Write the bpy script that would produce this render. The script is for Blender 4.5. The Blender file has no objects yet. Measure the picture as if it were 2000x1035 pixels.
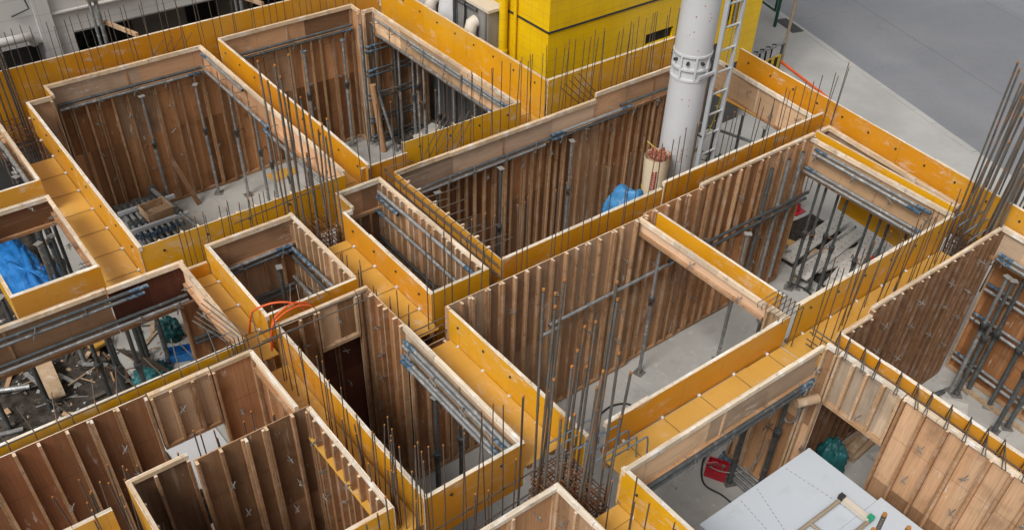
import bpy, math, random
from mathutils import Vector, Matrix
random.seed(7)
R_ = math.radians
SC = bpy.context.scene
COL = SC.collection

# ------------------------------------------------------------------ camera
CAM = Vector((6.771, -5.461, 6.70))
yaw, pit, roll = 2.4585, 0.7448, -0.0394
fw = Vector((math.cos(yaw)*math.cos(pit), math.sin(yaw)*math.cos(pit), -math.sin(pit)))
rt = Vector((math.sin(yaw), -math.cos(yaw), 0))
dn = fw.cross(rt)
r2 = math.cos(roll)*rt + math.sin(roll)*dn
d2 = -math.sin(roll)*rt + math.cos(roll)*dn
cd = bpy.data.cameras.new('camera'); cam = bpy.data.objects.new('camera', cd); COL.objects.link(cam)
m = Matrix(((r2.x, -d2.x, -fw.x, CAM.x), (r2.y, -d2.y, -fw.y, CAM.y), (r2.z, -d2.z, -fw.z, CAM.z), (0, 0, 0, 1)))
cam.matrix_world = m
cd.sensor_width = 36; cd.lens = 36*1797.9/2000; cd.shift_y = 159.1/2000
cd.clip_start = 0.05; cd.clip_end = 500
SC.camera = cam

# ------------------------------------------------------------------ light
SUN_EL, SUN_AZ = R_(50), R_(-72)      # direction towards the sun in the plan (x, y)
w = bpy.data.worlds.new('World'); SC.world = w; w.use_nodes = True
nt = w.node_tree; bg = nt.nodes['Background']
sky = nt.nodes.new('ShaderNodeTexSky'); sky.sky_type = 'NISHITA'; sky.sun_disc = False
sky.sun_elevation = SUN_EL; sky.sun_rotation = R_(90)-SUN_AZ
sky.dust_density = 5.0; sky.ozone_density = 0.6; sky.air_density = 1.3
hs = nt.nodes.new('ShaderNodeHueSaturation'); hs.inputs['Saturation'].default_value = 0.12
nt.links.new(sky.outputs[0], hs.inputs['Color']); nt.links.new(hs.outputs[0], bg.inputs['Color'])
bg.inputs['Strength'].default_value = 0.135
sl = bpy.data.lights.new('sun', 'SUN'); sl.energy = 2.0; sl.angle = R_(20); sl.color = (1, .95, .87)
so = bpy.data.objects.new('sun', sl); COL.objects.link(so)
sd = Vector((math.cos(SUN_EL)*math.cos(SUN_AZ), math.cos(SUN_EL)*math.sin(SUN_AZ), math.sin(SUN_EL)))
so.rotation_euler = sd.to_track_quat('Z', 'Y').to_euler(); so.location = sd*40
SC.view_settings.view_transform = 'Standard'; SC.view_settings.look = 'None'
SC.view_settings.exposure = 0.04; SC.view_settings.gamma = 1.0

# ------------------------------------------------------------------ materials
class NT:
    def __init__(s, name, rough=.6, metal=0., spec=.4):
        s.m = bpy.data.materials.new(name); s.m.use_nodes = True
        s.t = s.m.node_tree; s.b = s.t.nodes['Principled BSDF']
        s.b.inputs['Roughness'].default_value = rough; s.b.inputs['Metallic'].default_value = metal
        s.b.inputs['Specular IOR Level'].default_value = spec
        s.tc = s.t.nodes.new('ShaderNodeTexCoord'); s.oi = s.t.nodes.new('ShaderNodeObjectInfo')
    def l(s, a, b): s.t.links.new(a, b)
    def val(s, sock, x):
        if hasattr(x, 'links') or isinstance(x, bpy.types.NodeSocket): s.l(x, sock)
        else: sock.default_value = x
    def math(s, op, a, b=0., c=None):
        n = s.t.nodes.new('ShaderNodeMath'); n.operation = op
        s.val(n.inputs[0], a); s.val(n.inputs[1], b)
        if c is not None: s.val(n.inputs[2], c)
        return n.outputs[0]
    def xyz(s, v=None):
        n = s.t.nodes.new('ShaderNodeSeparateXYZ'); s.l(v or s.tc.outputs['Object'], n.inputs[0]); return n.outputs
    def comb(s, x=0., y=0., z=0.):
        n = s.t.nodes.new('ShaderNodeCombineXYZ')
        for i, q in enumerate((x, y, z)): s.val(n.inputs[i], q)
        return n.outputs[0]
    def coord(s, scale=(1, 1, 1), rnd=0.):
        n = s.t.nodes.new('ShaderNodeVectorMath'); n.operation = 'MULTIPLY'
        s.l(s.tc.outputs['Object'], n.inputs[0]); n.inputs[1].default_value = scale
        o = n.outputs[0]
        if rnd:
            r = s.math('MULTIPLY', s.oi.outputs['Random'], rnd)
            a = s.t.nodes.new('ShaderNodeVectorMath'); a.operation = 'ADD'
            s.l(o, a.inputs[0]); s.l(s.comb(r, r, r), a.inputs[1]); o = a.outputs[0]
        return o
    def noise(s, scale=5., det=4., rough=.55, vec=None, dist=0.):
        n = s.t.nodes.new('ShaderNodeTexNoise'); n.inputs['Scale'].default_value = scale
        n.inputs['Detail'].default_value = det; n.inputs['Roughness'].default_value = rough
        n.inputs['Distortion'].default_value = dist
        s.l(vec if vec is not None else s.tc.outputs['Object'], n.inputs['Vector']); return n.outputs['Fac']
    def white(s, vec):
        n = s.t.nodes.new('ShaderNodeTexWhiteNoise'); s.l(vec, n.inputs['Vector']); return n.outputs['Value']
    def ramp(s, f, lo, hi):
        n = s.t.nodes.new('ShaderNodeMapRange'); n.interpolation_type = 'SMOOTHSTEP'
        s.val(n.inputs['Value'], f); n.inputs['From Min'].default_value = lo; n.inputs['From Max'].default_value = hi
        return n.outputs['Result']
    def mix(s, f, a, b, mode='MIX'):
        n = s.t.nodes.new('ShaderNodeMix'); n.data_type = 'RGBA'; n.blend_type = mode
        s.val(n.inputs[0], f)
        for sock, x in ((n.inputs[6], a), (n.inputs[7], b)):
            if isinstance(x, bpy.types.NodeSocket): s.l(x, sock)
            else: sock.default_value = (*x, 1) if len(x) == 3 else x
        return n.outputs[2]
    def scalecol(s, c, f):
        n = s.t.nodes.new('ShaderNodeVectorMath'); n.operation = 'SCALE'
        s.l(c, n.inputs[0]); s.val(n.inputs['Scale'], f); return n.outputs[0]
    def bump(s, h, strength=.3, dist=.01):
        n = s.t.nodes.new('ShaderNodeBump'); n.inputs['Strength'].default_value = strength; n.inputs['Distance'].default_value = dist
        s.l(h, n.inputs['Height']); s.l(n.outputs[0], s.b.inputs['Normal'])
    def out(s, c):
        if isinstance(c, bpy.types.NodeSocket): s.l(c, s.b.inputs['Base Color'])
        else: s.b.inputs['Base Color'].default_value = (*c, 1)
        return s.m

def line(n, x, period, width, phase=0.):
    """1 on a thin line repeated along x"""
    f = n.math('FRACT', n.math('ADD', n.math('DIVIDE', x, period), phase))
    d = n.math('ABSOLUTE', n.math('SUBTRACT', f, .5))
    return n.math('GREATER_THAN', d, .5-width/period/2)

def mat_ply(name, ca, cb, grey=.35, dark=.5, patch=(.46, .34, .23), hz=False):
    W_ = 1.8 if hz else .6
    sw = (lambda v: (v[2], v[1], v[0])) if hz else (lambda v: v)
    n = NT(name, .72, 0, .25)
    o = n.xyz()
    ph = n.math('MULTIPLY', n.oi.outputs['Random'], 7.3)
    sx = n.math('FLOOR', n.math('ADD', n.math('DIVIDE', o[0], W_), ph))
    sz = n.math('FLOOR', n.math('DIVIDE', o[2], 1.34))
    wv = n.white(n.comb(sx, sz, ph))
    c = n.mix(wv, ca, cb)
    wv2 = n.white(n.comb(sz, sx, n.math('ADD', ph, 4.)))
    c = n.mix(n.math('MULTIPLY', n.math('GREATER_THAN', wv2, .72), .35), c, patch)
    wv3 = n.white(n.comb(sx, n.math('ADD', ph, 9.), sz))
    c = n.scalecol(c, n.math('ADD', .62, n.math('MULTIPLY', wv3, .80)))
    g = n.noise(1., 5, .6, n.coord(sw((55, 55, 2.5)), 30))
    g2 = n.noise(1., 4, .6, n.coord(sw((14, 14, .7)), 50))
    c = n.scalecol(c, n.math('ADD', .72, n.math('MULTIPLY', g, .80)))
    st = n.ramp(g2, .55, .74)
    c = n.mix(n.math('MULTIPLY', st, grey), c, (.42, .33, .25))
    bl = n.ramp(n.noise(2.1, 5, .6, n.coord(sw((1, 1, .8)), 20)), .50, .72)
    c = n.mix(n.math('MULTIPLY', bl, dark), c, tuple(x*.35 for x in ca))
    dm = n.ramp(n.noise(1.3, 3, .6, n.coord(sw((1, 1, 1)), 71)), .56, .66)
    dr = n.ramp(n.noise(1., 5, .7, n.coord(sw((16, 16, 3.2)), 83), .8), .56, .64)
    c = n.mix(n.math('MULTIPLY', n.math('MULTIPLY', dm, dr), .7), c, (.56, .52, .47))
    sp = n.ramp(n.noise(26., 3, .6, n.coord(sw((1, 1, .6)), 9)), .68, .76)
    c = n.mix(n.math('MULTIPLY', sp, .45), c, (.50, .47, .43))
    kn = n.ramp(n.noise(1., 2, .5, n.coord(sw((9, 9, 4)), 17)), .73, .8)
    c = n.mix(n.math('MULTIPLY', kn, .6), c, (.06, .035, .02))
    ln = n.math('MAXIMUM', line(n, o[0], W_, .006, n.math('ADD', ph, .5)), line(n, o[2], 1.34, .008, .5))
    c = n.mix(n.math('MULTIPLY', ln, .45), c, (.05, .03, .02))
    n.bump(g, .25, .004)
    return n.out(c)

def mat_wood(name, ca, cb, white=.35, wcol=(.70, .67, .62)):
    n = NT(name, .7, 0, .25)
    g = n.noise(1., 5, .6, n.coord((30, 30, 30), 30), .6)
    g2 = n.noise(1., 4, .6, n.coord((3, 40, 40), 11))
    rr = n.math('FRACT', n.math('MULTIPLY', n.oi.outputs['Random'], 13.7))
    c = n.mix(rr, ca, cb)
    c = n.scalecol(c, n.math('ADD', .65, n.math('MULTIPLY', g2, .7)))
    wm = n.ramp(n.noise(5., 5, .65, n.coord((1, 1, 1), 25)), .48, .66)
    c = n.mix(n.math('MULTIPLY', wm, white), c, wcol)
    pc = n.white(n.comb(n.math('FLOOR', n.math('DIVIDE', n.xyz()[0], .74)), n.oi.outputs['Random'], 2.))
    c = n.scalecol(c, n.math('ADD', .80, n.math('MULTIPLY', pc, .30)))
    dk = n.ramp(n.noise(9., 5, .7, n.coord((1, 1, 1), 40)), .54, .70)
    c = n.mix(n.math('MULTIPLY', dk, .55), c, tuple(x*.3 for x in ca))
    n.bump(g, .25, .003)
    return n.out(c)

def mat_yellow(name, ca=(.53, .205, .012), cb=(.65, .355, .010), seam=0., smear=.95):
    n = NT(name, .38, 0, .45)
    o = n.xyz()
    rr = n.math('FRACT', n.math('MULTIPLY', n.oi.outputs['Random'], 5.31))
    ph = n.math('MULTIPLY', n.oi.outputs['Random'], 3.7)
    sx = n.math('FLOOR', n.math('ADD', n.math('DIVIDE', o[0], seam or 1.8), ph))
    f = n.math('ADD', n.math('MULTIPLY', rr, .7), n.math('MULTIPLY', n.white(n.comb(sx, ph, 1)), .3))
    c = n.mix(f, ca, cb)
    big = n.noise(1.6, 4, .6, n.coord((1, 1, 1), 31))
    c = n.scalecol(c, n.math('ADD', .82, n.math('MULTIPLY', big, .36)))
    # cement smears and splashes with a shape of their own
    msk = n.ramp(n.noise(1.1, 3, .6, n.coord((1, 1, 1), 60)), .45, .60)
    sm = n.ramp(n.noise(7., 8, .74, n.coord((.55, 1, 1.3), 45), .35), .50, .70)
    c = n.mix(n.math('MULTIPLY', n.math('MULTIPLY', msk, sm), smear), c, (.60, .50, .40))
    sp = n.ramp(n.noise(34., 3, .6, n.coord((1, 1, 1), 15)), .74, .80)
    c = n.mix(n.math('MULTIPLY', sp, .35), c, (.62, .52, .40))
    fd = n.ramp(n.noise(.55, 3, .6, n.coord((1, 1, 2.5), 91)), .45, .68)
    c = n.mix(n.math('MULTIPLY', fd, .28), c, (.56, .37, .14))
    dr = n.ramp(n.noise(1., 5, .7, n.coord((13, 13, 1.6), 27)), .60, .72)
    c = n.mix(n.math('MULTIPLY', dr, .35), c, (.36, .16, .03))
    dt = n.ramp(n.noise(6., 5, .7, n.coord((1, 1, 1), 75)), .58, .78)
    c = n.mix(n.math('MULTIPLY', dt, .30), c, (.30, .14, .03))
    if seam:
        ln = line(n, o[0], seam, .007, n.math('ADD', ph, .5))
        c = n.mix(n.math('MULTIPLY', ln, .22), c, (.22, .12, .04))
    else:
        ln = line(n, o[0], 1.8, .005, n.math('ADD', ph, .5))
        c = n.mix(n.math('MULTIPLY', ln, .55), c, (.2, .1, .03))
    rg = n.math('ADD', .34, n.math('MULTIPLY', n.math('MULTIPLY', msk, sm), .3)); n.l(rg, n.b.inputs['Roughness'])
    return n.out(c)

def mat_simple(name, c, rough=.6, metal=0., var=.25, scale=8., spec=.4, spot=None, spotamt=.4, lo=.55, hi=.7, bump=0.):
    n = NT(name, rough, metal, spec)
    ns = n.noise(scale, 5, .6, n.coord((1, 1, 1), 20))
    k = n.mix(0., c, c)
    k = n.scalecol(k, n.math('ADD', 1-var/2-var*.0, n.math('MULTIPLY', n.math('SUBTRACT', ns, .5), var*2)))
    rr = n.math('FRACT', n.math('MULTIPLY', n.oi.outputs['Random'], 9.17))
    k = n.scalecol(k, n.math('ADD', 1-var*.3, n.math('MULTIPLY', rr, var*.8)))
    if spot:
        s2 = n.ramp(n.noise(scale*1.7, 5, .65, n.coord((1, 1, 1), 33)), lo, hi)
        k = n.mix(n.math('MULTIPLY', s2, spotamt), k, spot)
    if bump: n.bump(ns, bump, .01)
    return n.out(k)

M = {}
M['brown'] = mat_ply('ply_brown', (.185, .080, .030), (.390, .190, .085))
M['warm'] = mat_ply('ply_warm_brown', (.190, .075, .026), (.390, .180, .072), .22, .4)
M['grey'] = mat_ply('ply_weathered', (.170, .092, .050), (.350, .215, .125), .45, .45)
M['dark'] = mat_ply('ply_dark_brown', (.130, .062, .030), (.260, .140, .070), .30, .5, (.28, .17, .11))
M['red'] = mat_ply('ply_red_brown', (.170, .066, .028), (.310, .150, .070), .20, .4, (.24, .11, .06))
M['tan'] = mat_ply('ply_tan', (.190, .098, .050), (.330, .195, .108), .25, .45, (.36, .25, .16))
M['pale'] = mat_ply('ply_pale', (.42, .270, .150), (.54, .370, .230), .35, .18, (.58, .46, .34))
M['mid'] = mat_ply('ply_mid', (.270, .138, .064), (.420, .245, .130), .35, .3, (.45, .33, .23))
M['bleached'] = mat_ply('ply_bleached', (.28, .190, .118), (.38, .285, .200), .55, .35, (.52, .45, .37))
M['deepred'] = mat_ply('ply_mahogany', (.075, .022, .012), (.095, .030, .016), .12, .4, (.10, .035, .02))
for k_ in ('mid', 'pale', 'tan', 'warm', 'brown'):
    q_ = dict(mid=((.26, .135, .068), (.36, .21, .118)), pale=((.40, .255, .145), (.52, .355, .225)), tan=((.38, .20, .10), (.48, .29, .165)), warm=((.15, .065, .030), (.22, .105, .05)), brown=((.16, .08, .04), (.26, .14, .07)))[k_]
    M[k_+'_h'] = mat_ply('ply_band_'+k_, q_[0], q_[1], .30, .35, (.48, .40, .32), True)
M['yellow'] = mat_yellow('coated_ply_yellow')
M['soffit'] = mat_yellow('coated_ply_boards', (.52, .285, .055), (.55, .305, .055), .46, .6)
M['edge'] = mat_wood('sawn_edge', (.55, .39, .24), (.63, .49, .35), .65)
M['edge_white'] = mat_wood('cement_edge', (.60, .49, .36), (.66, .57, .46), .9, (.76, .73, .69))
M['stud'] = mat_wood('stud_timber', (.260, .135, .064), (.430, .255, .135), .14)
M['stud_pale'] = mat_wood('stud_timber_pale', (.36, .215, .115), (.48, .32, .19), .25)
M['stud_dark'] = mat_wood('stud_timber_dark', (.135, .070, .036), (.220, .120, .064), .10)
M['timber'] = mat_wood('rough_timber', (.30, .20, .12), (.38, .27, .17), .3)
M['pipe'] = mat_simple('galvanised_pipe', (.34, .35, .355), .45, .55, .5, 9, .5, (.62, .61, .58), .55, .52, .66)
M['pipe_dark'] = mat_simple('worn_pipe', (.105, .115, .118), .5, .4, .5, 9, .5, (.30, .29, .27), .5, .55, .7)
M['blue'] = mat_simple('blue_pipe_paint', (.035, .085, .145), .55, 0, .45, 14, .35, (.26, .29, .31), .65, .46, .62)
M['zinc'] = mat_simple('zinc', (.27, .255, .235), .45, .5, .4, 20)
M['plug'] = mat_simple('dark_plug', (.05, .05, .055), .5, .3, .3, 20)
M['cone'] = mat_simple('plastic_cone', (.58, .56, .54), .5, 0, .2, 20)
M['rod'] = mat_simple('tie_rod_steel', (.17, .11, .06), .6, .4, .3, 20)
M['rebar'] = mat_simple('rebar_steel', (.135, .110, .092), .6, .35, .5, 5, .4, (.16, .075, .035), .7, .54, .68)
M['rebar_grey'] = mat_simple('rebar_mill_grey', (.150, .138, .122), .55, .4, .5, 4, .35, (.24, .115, .05), .85, .50, .64)
M['tip'] = mat_simple('rust_orange', (.42, .17, .04), .7, 0, .4, 30)
M['rust'] = mat_simple('rusted_hoop', (.24, .105, .045), .7, .2, .6, 12, .3, (.06, .04, .03), .6, .5, .65)
M['bluebar'] = mat_simple('coated_bar', (.22, .28, .34), .5, .3, .4, 12)
def mat_slab():
    n = NT('concrete_slab', .8, 0, .25)
    o = n.xyz()
    c = n.mix(n.ramp(n.noise(.8, 5, .6), .3, .7), (.295, .288, .272), (.385, .378, .360))
    c = n.mix(n.math('MULTIPLY', n.ramp(n.noise(2.6, 6, .7), .52, .70), .5), c, (.23, .215, .195))
    c = n.mix(n.math('MULTIPLY', n.ramp(n.noise(7., 5, .7), .60, .70), .5), c, (.52, .51, .49))
    c = n.mix(n.math('MULTIPLY', n.ramp(n.noise(40., 3, .6), .66, .74), .35), c, (.22, .20, .18))
    c = n.mix(n.math('MULTIPLY', n.math('MAXIMUM', line(n, o[0], 2.3, .012, .1), line(n, o[1], 2.9, .012, .35)), .4), c, (.22, .21, .20))
    n.bump(n.noise(25., 4, .6), .15, .004)
    return n.out(c)
M['slab'] = mat_slab()
M['soil'] = mat_simple('soil', (.095, .080, .068), .95, 0, .9, 9, .1, (.18, .155, .13), .6, .58, .7, .8)
M['white'] = mat_simple('white_paint', (.50, .51, .525), .42, 0, .08, 3, .45, (.50, .50, .50), .35, .58, .75)
M['alu'] = mat_simple('aluminium', (.50, .52, .545), .4, .3, .12, 8)
M['tarp'] = mat_simple('blue_tarp', (.015, .15, .44), .42, 0, .5, 6, .5, (.10, .24, .45), .5, .55, .7, 1.)
M['tarp_pale'] = mat_simple('blue_tarp_pale', (.05, .22, .46), .45, 0, .4, 6, .5, (.20, .36, .50), .4, .55, .7, 1.)
M['teal'] = mat_simple('teal_sack', (.010, .105, .115), .5, 0, .5, 8, .45, (.06, .20, .20), .4, .55, .7, 1.)
M['red'+'p'] = mat_simple('red_plastic', (.42, .012, .025), .4, 0, .25, 6, .5)
M['pink'] = mat_simple('pink_plastic', (.55, .16, .17), .5, 0, .2, 6)
M['rubber'] = mat_simple('black_rubber', (.02, .022, .022), .5, 0, .2, 6)
M['hose'] = mat_simple('orange_hose', (.62, .10, .022), .45, 0, .2, 6)
M['paper'] = mat_simple('kraft_paper', (.50, .35, .20), .75, 0, .2, 5, .2)
M['paper_pale'] = mat_simple('pale_paper', (.66, .54, .38), .75, 0, .15, 5, .2)
M['rope'] = mat_simple('yellow_rope', (.62, .52, .08), .7, 0, .2, 9)
M['brick_pink'] = mat_simple('copper_scrap', (.42, .14, .09), .7, 0, .7, 40, .3, (.62, .3, .2), .7, .5, .62)
M['steelplank'] = mat_simple('steel_plank', (.52, .495, .46), .7, .0, .3, 6, .3, (.22, .19, .16), .5, .55, .7)
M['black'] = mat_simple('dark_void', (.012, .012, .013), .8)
M['green'] = mat_simple('green_paint', (.010, .075, .05), .45, 0, .2, 8)
M['greenp'] = mat_simple('green_plastic', (.02, .28, .16), .45, 0, .2, 8)
M['beige'] = mat_simple('beige_metal', (.56, .50, .42), .6, 0, .12, 4)
M['greymetal'] = mat_simple('grey_metal', (.30, .295, .28), .55, .3, .2, 5)
M['sheetplastic'] = mat_simple('dust_sheet', (.52, .52, .53), .5, 0, .2, 4)
M['leaf'] = mat_simple('leaf', (.035, .07, .02), .6, 0, .5, 6)
M['tanpole'] = mat_simple('tan_pole', (.30, .245, .18), .6, 0, .2, 6)
M['barrier_y'] = mat_simple('barrier_yellow', (.65, .42, .01), .5)
M['dark_grey'] = mat_simple('dark_concrete_and_shade', (.10, .098, .095), .85, 0, .4, 2)  # dark concrete; in the undercroft its dark tone stands in for shade

def mat_boards():
    n = NT('insulation_face', .6, 0, .35)
    o = n.xyz()
    c = n.mix(n.noise(.9, 3, .5, n.coord((1, 1, 1), 3)), (.43, .475, .53), (.46, .50, .545))
    sc = n.ramp(n.noise(30, 3, .6, n.coord((.3, 1, 1), 3)), .68, .76)
    c = n.mix(n.math('MULTIPLY', sc, .35), c, (.36, .37, .39))
    dm = n.ramp(n.noise(2.2, 5, .7, n.coord((1, 1, 1), 5)), .54, .72)
    c = n.mix(n.math('MULTIPLY', dm, .30), c, (.34, .36, .38))
    return n.out(c)
M['insul'] = mat_boards()
def mat_tiles():
    n = NT('yellow_tiles', .32, 0, .5)
    o = n.xyz()
    h = n.math('ADD', o[0], o[1])
    sz = n.math('FLOOR', n.math('DIVIDE', o[2], .19)); sx = n.math('FLOOR', n.math('DIVIDE', h, .30))
    wv = n.white(n.comb(sx, sz, 0))
    c = n.mix(wv, (.67, .415, .004), (.73, .465, .004))
    big = n.noise(.8, 4, .6); c = n.scalecol(c, n.math('ADD', .93, n.math('MULTIPLY', big, .14)))
    ln = n.math('MAXIMUM', line(n, o[2], .19, .010, .5), line(n, h, .30, .008, .5))
    c = n.mix(n.math('MULTIPLY', ln, .45), c, (.40, .22, .05))
    return n.out(c)
M['tiles'] = mat_tiles()
def mat_facade():
    n = NT('white_cladding', .6, 0, .35)
    o = n.xyz()
    c = n.mix(n.noise(1.2, 4, .6), (.47, .455, .445), (.54, .525, .515))
    ln = n.math('MAXIMUM', line(n, o[2], .28, .012, .5), line(n, o[1], .62, .009, .3))
    c = n.mix(n.math('MULTIPLY', ln, .55), c, (.32, .28, .26))
    st = n.ramp(n.noise(1, 4, .6, n.coord((1, 7, .5), 3)), .55, .75)
    c = n.mix(n.math('MULTIPLY', st, .3), c, (.40, .37, .34))
    return n.out(c)
M['facade'] = mat_facade()
def mat_asphalt():
    n = NT('asphalt', .85, 0, .3)
    f = n.noise(.45, 4, .6); g = n.noise(90, 2, .6); h = n.noise(1.1, 4, .6, n.coord((1, .25, 1)))
    c = n.mix(n.ramp(f, .3, .7), (.150, .156, .172), (.172, .177, .191))
    c = n.scalecol(c, n.math('ADD', .70, n.math('MULTIPLY', n.math('ADD', g, n.noise(22, 3, .7)), .36)))
    c = n.mix(n.math('MULTIPLY', n.ramp(h, .5, .72), .35), c, (.20, .20, .205))
    vn = n.t.nodes.new('ShaderNodeTexVoronoi'); vn.feature = 'DISTANCE_TO_EDGE'; vn.inputs['Scale'].default_value = .28
    wv = n.t.nodes.new('ShaderNodeVectorMath'); wv.operation = 'ADD'; n.l(n.tc.outputs['Object'], wv.inputs[0])
    nn = n.t.nodes.new('ShaderNodeTexNoise'); nn.inputs['Scale'].default_value = 1.1; nn.inputs['Detail'].default_value = 5; n.l(n.tc.outputs['Object'], nn.inputs['Vector']); n.l(nn.outputs['Color'], wv.inputs[1]); n.l(wv.outputs[0], vn.inputs['Vector'])
    ck = n.math('MULTIPLY', n.math('LESS_THAN', vn.outputs['Distance'], .006), n.ramp(n.noise(.3, 2), .5, .56))
    c = n.mix(n.math('MULTIPLY', ck, .18), c, (.07, .07, .075))
    jl = line(n, n.xyz()[1], 3.4, .03, .28)
    c = n.mix(n.math('MULTIPLY', jl, .45), c, (.07, .07, .075))
    wt = n.ramp(n.noise(.16, 3, .6, n.coord((.5, 1.6, 1))), .42, .62)
    c = n.scalecol(c, n.math('ADD', .95, n.math('MULTIPLY', wt, .14)))
    sp = n.ramp(n.noise(55, 2, .5), .74, .78)
    c = n.mix(n.math('MULTIPLY', sp, .4), c, (.36, .36, .36))
    n.bump(g, .2, .004)
    return n.out(c)
M['asphalt'] = mat_asphalt()
def mat_pave():
    n = NT('pavement_concrete', .85, 0, .25)
    f = n.noise(.7, 5, .6); g = n.noise(70, 2, .6)
    c = n.mix(n.ramp(f, .3, .7), (.30, .298, .292), (.37, .366, .357))
    c = n.scalecol(c, n.math('ADD', .86, n.math('MULTIPLY', g, .28)))
    s = n.ramp(n.noise(3, 5, .7, n.coord((1, .4, 1))), .56, .74)
    c = n.mix(n.math('MULTIPLY', s, .35), c, (.26, .25, .24))
    n.bump(g, .15, .004)
    return n.out(c)
M['pave'] = mat_pave()

# ------------------------------------------------------------------ mesh helpers
class MB:
    def __init__(s): s.v = []; s.f = []; s.mi = []; s.mats = []; s.sm = []
    def mid(s, m):
        m = M[m] if isinstance(m, str) else m
        if m not in s.mats: s.mats.append(m)
        return s.mats.index(m)
    def add(s, vs, fs, m, smooth=False):
        b = len(s.v); k = s.mid(m); s.v += [tuple(q) for q in vs]
        for f in fs: s.f.append(tuple(b+i for i in f)); s.mi.append(k); s.sm.append(smooth)
    def box(s, x0, x1, y0, y1, z0, z1, m, mats=None, tf=None):
        vs = [Vector(p) for p in ((x0, y0, z0), (x1, y0, z0), (x1, y1, z0), (x0, y1, z0), (x0, y0, z1), (x1, y0, z1), (x1, y1, z1), (x0, y1, z1))]
        if tf: vs = [tf @ p for p in vs]
        fs = dict(b=(3, 2, 1, 0), t=(4, 5, 6, 7), f=(0, 1, 5, 4), r=(1, 2, 6, 5), k=(2, 3, 7, 6), l=(3, 0, 4, 7))
        for kk, f in fs.items(): s.add(vs, [f], (mats or {}).get(kk, m)) if False else None
        b = len(s.v); s.v += [tuple(q) for q in vs]
        for kk, f in fs.items():
            s.f.append(tuple(b+i for i in f)); s.mi.append(s.mid((mats or {}).get(kk, m))); s.sm.append(False)
        return s
    def tube(s, pts, r, m, n=8, cap=True, rs=None, capm=None):
        pts = [Vector(p) for p in pts]; rings = []
        prev = None
        for i, p in enumerate(pts):
            t = (pts[min(i+1, len(pts)-1)]-pts[max(i-1, 0)])
            if t.length < 1e-9: t = Vector((0, 0, 1))
            t.normalize()
            if prev is None:
                a = Vector((0, 0, 1)) if abs(t.z) < .9 else Vector((1, 0, 0))
                u = t.cross(a).normalized()
            else: u = (prev-t*prev.dot(t)).normalized()
            prev = u; v = t.cross(u); q = rs[i] if rs else r
            rings.append([p+(u*math.cos(k*2*math.pi/n)+v*math.sin(k*2*math.pi/n))*q for k in range(n)])
        vs = [q for rg in rings for q in rg]; fs = []
        for i in range(len(pts)-1):
            for k in range(n): fs.append((i*n+k, i*n+(k+1) % n, (i+1)*n+(k+1) % n, (i+1)*n+k))
        s.add(vs, fs, m, n > 5)
        if cap:
            s.add(vs[:n], [tuple(reversed(range(n)))], capm or m); s.add(vs[-n:], [tuple(range(n))], capm or m)
        return s
    def mesh(s, name):
        me = bpy.data.meshes.new(name); me.from_pydata(s.v, [], s.f)
        for m in s.mats: me.materials.append(m)
        me.polygons.foreach_set('material_index', s.mi); me.polygons.foreach_set('use_smooth', s.sm)
        me.update(); return me
    def build(s, name, parent=None, loc=(0, 0, 0), rot=(0, 0, 0)): return put(name, s.mesh(name), parent, loc, rot)

def put(name, me, parent=None, loc=(0, 0, 0), rot=(0, 0, 0)):
    o = bpy.data.objects.new(name, me); COL.objects.link(o)
    if parent: o.parent = parent
    o.location = loc; o.rotation_euler = rot; return o
def tag(o, label=None, cat=None, group=None, kind=None):
    if label: o['label'] = label
    if cat: o['category'] = cat
    if group: o['group'] = group
    if kind: o['kind'] = kind
    return o
def thing(name, label, cat, loc=(0, 0, 0), rz=0., group=None):
    return tag(put(name, None, None, loc, (0, 0, rz)), label, cat, group)
def copy_tree(o, parent=None):
    c = o.copy(); COL.objects.link(c); c.parent = parent
    for ch in list(o.children): copy_tree(ch, c)
    return c
def solo(mb, name, label, cat, group=None, loc=(0, 0, 0), rz=0.): return tag(mb.build(name, None, loc, (0, 0, rz)), label, cat, group)
ORD = ['first', 'second', 'third', 'fourth', 'fifth', 'sixth', 'seventh', 'eighth', 'ninth', 'tenth', 'eleventh', 'twelfth', 'thirteenth', 'fourteenth', 'fifteenth', 'sixteenth']
def screen_x(p):
    q = Vector(p)-CAM; return q.dot(r2)/q.dot(fw)
def bez(pts, n=10):
    """smooth curve through points"""
    P = [Vector(p) for p in pts]; out = []
    for i in range(len(P)-1):
        p0 = P[max(i-1, 0)]; p1 = P[i]; p2 = P[i+1]; p3 = P[min(i+2, len(P)-1)]
        for k in range(n):
            t = k/n
            out.append(.5*((2*p1)+(p2-p0)*t+(2*p0-5*p1+4*p2-p3)*t*t+(3*p1-p0-3*p2+p3)*t**3))
    out.append(P[-1]); return out

FLOOR = -2.62
# ------------------------------------------------------------------ setting: ground, road, pavement
def struct(mb, name): return tag(mb.build(name), kind='structure')
struct(MB().box(-90, 60, -60, 90, -3.2, -2.76, 'dark_grey'), 'ground')
ka, kb = Vector((-6.52, 13.89)), Vector((-.59, 12.12))
kd = (kb-ka).normalized(); kn = Vector((-kd.y, kd.x))
kang = math.atan2(kd.y, kd.x)
tfk = Matrix.Translation((ka.x, ka.y, 0)) @ Matrix.Rotation(kang, 4, 'Z')
mb = MB(); mb.box(-40, 60, .0, 60, -2.80, -2.75, 'asphalt'); o = struct(mb, 'road'); o.matrix_world = tfk
mb = MB(); mb.box(-40, 60, -7.4, -.16, -2.80, -2.645, 'pave'); o = struct(mb, 'pavement'); o.matrix_world = tfk
mb = MB()
for i in range(-40, 60, 1): mb.box(i*.6+.004, i*.6+.596, -.16, -.002, -2.80, -2.64+random.uniform(-.004, .004), 'pave')
o = struct(mb, 'kerb'); o.matrix_world = tfk
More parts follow.
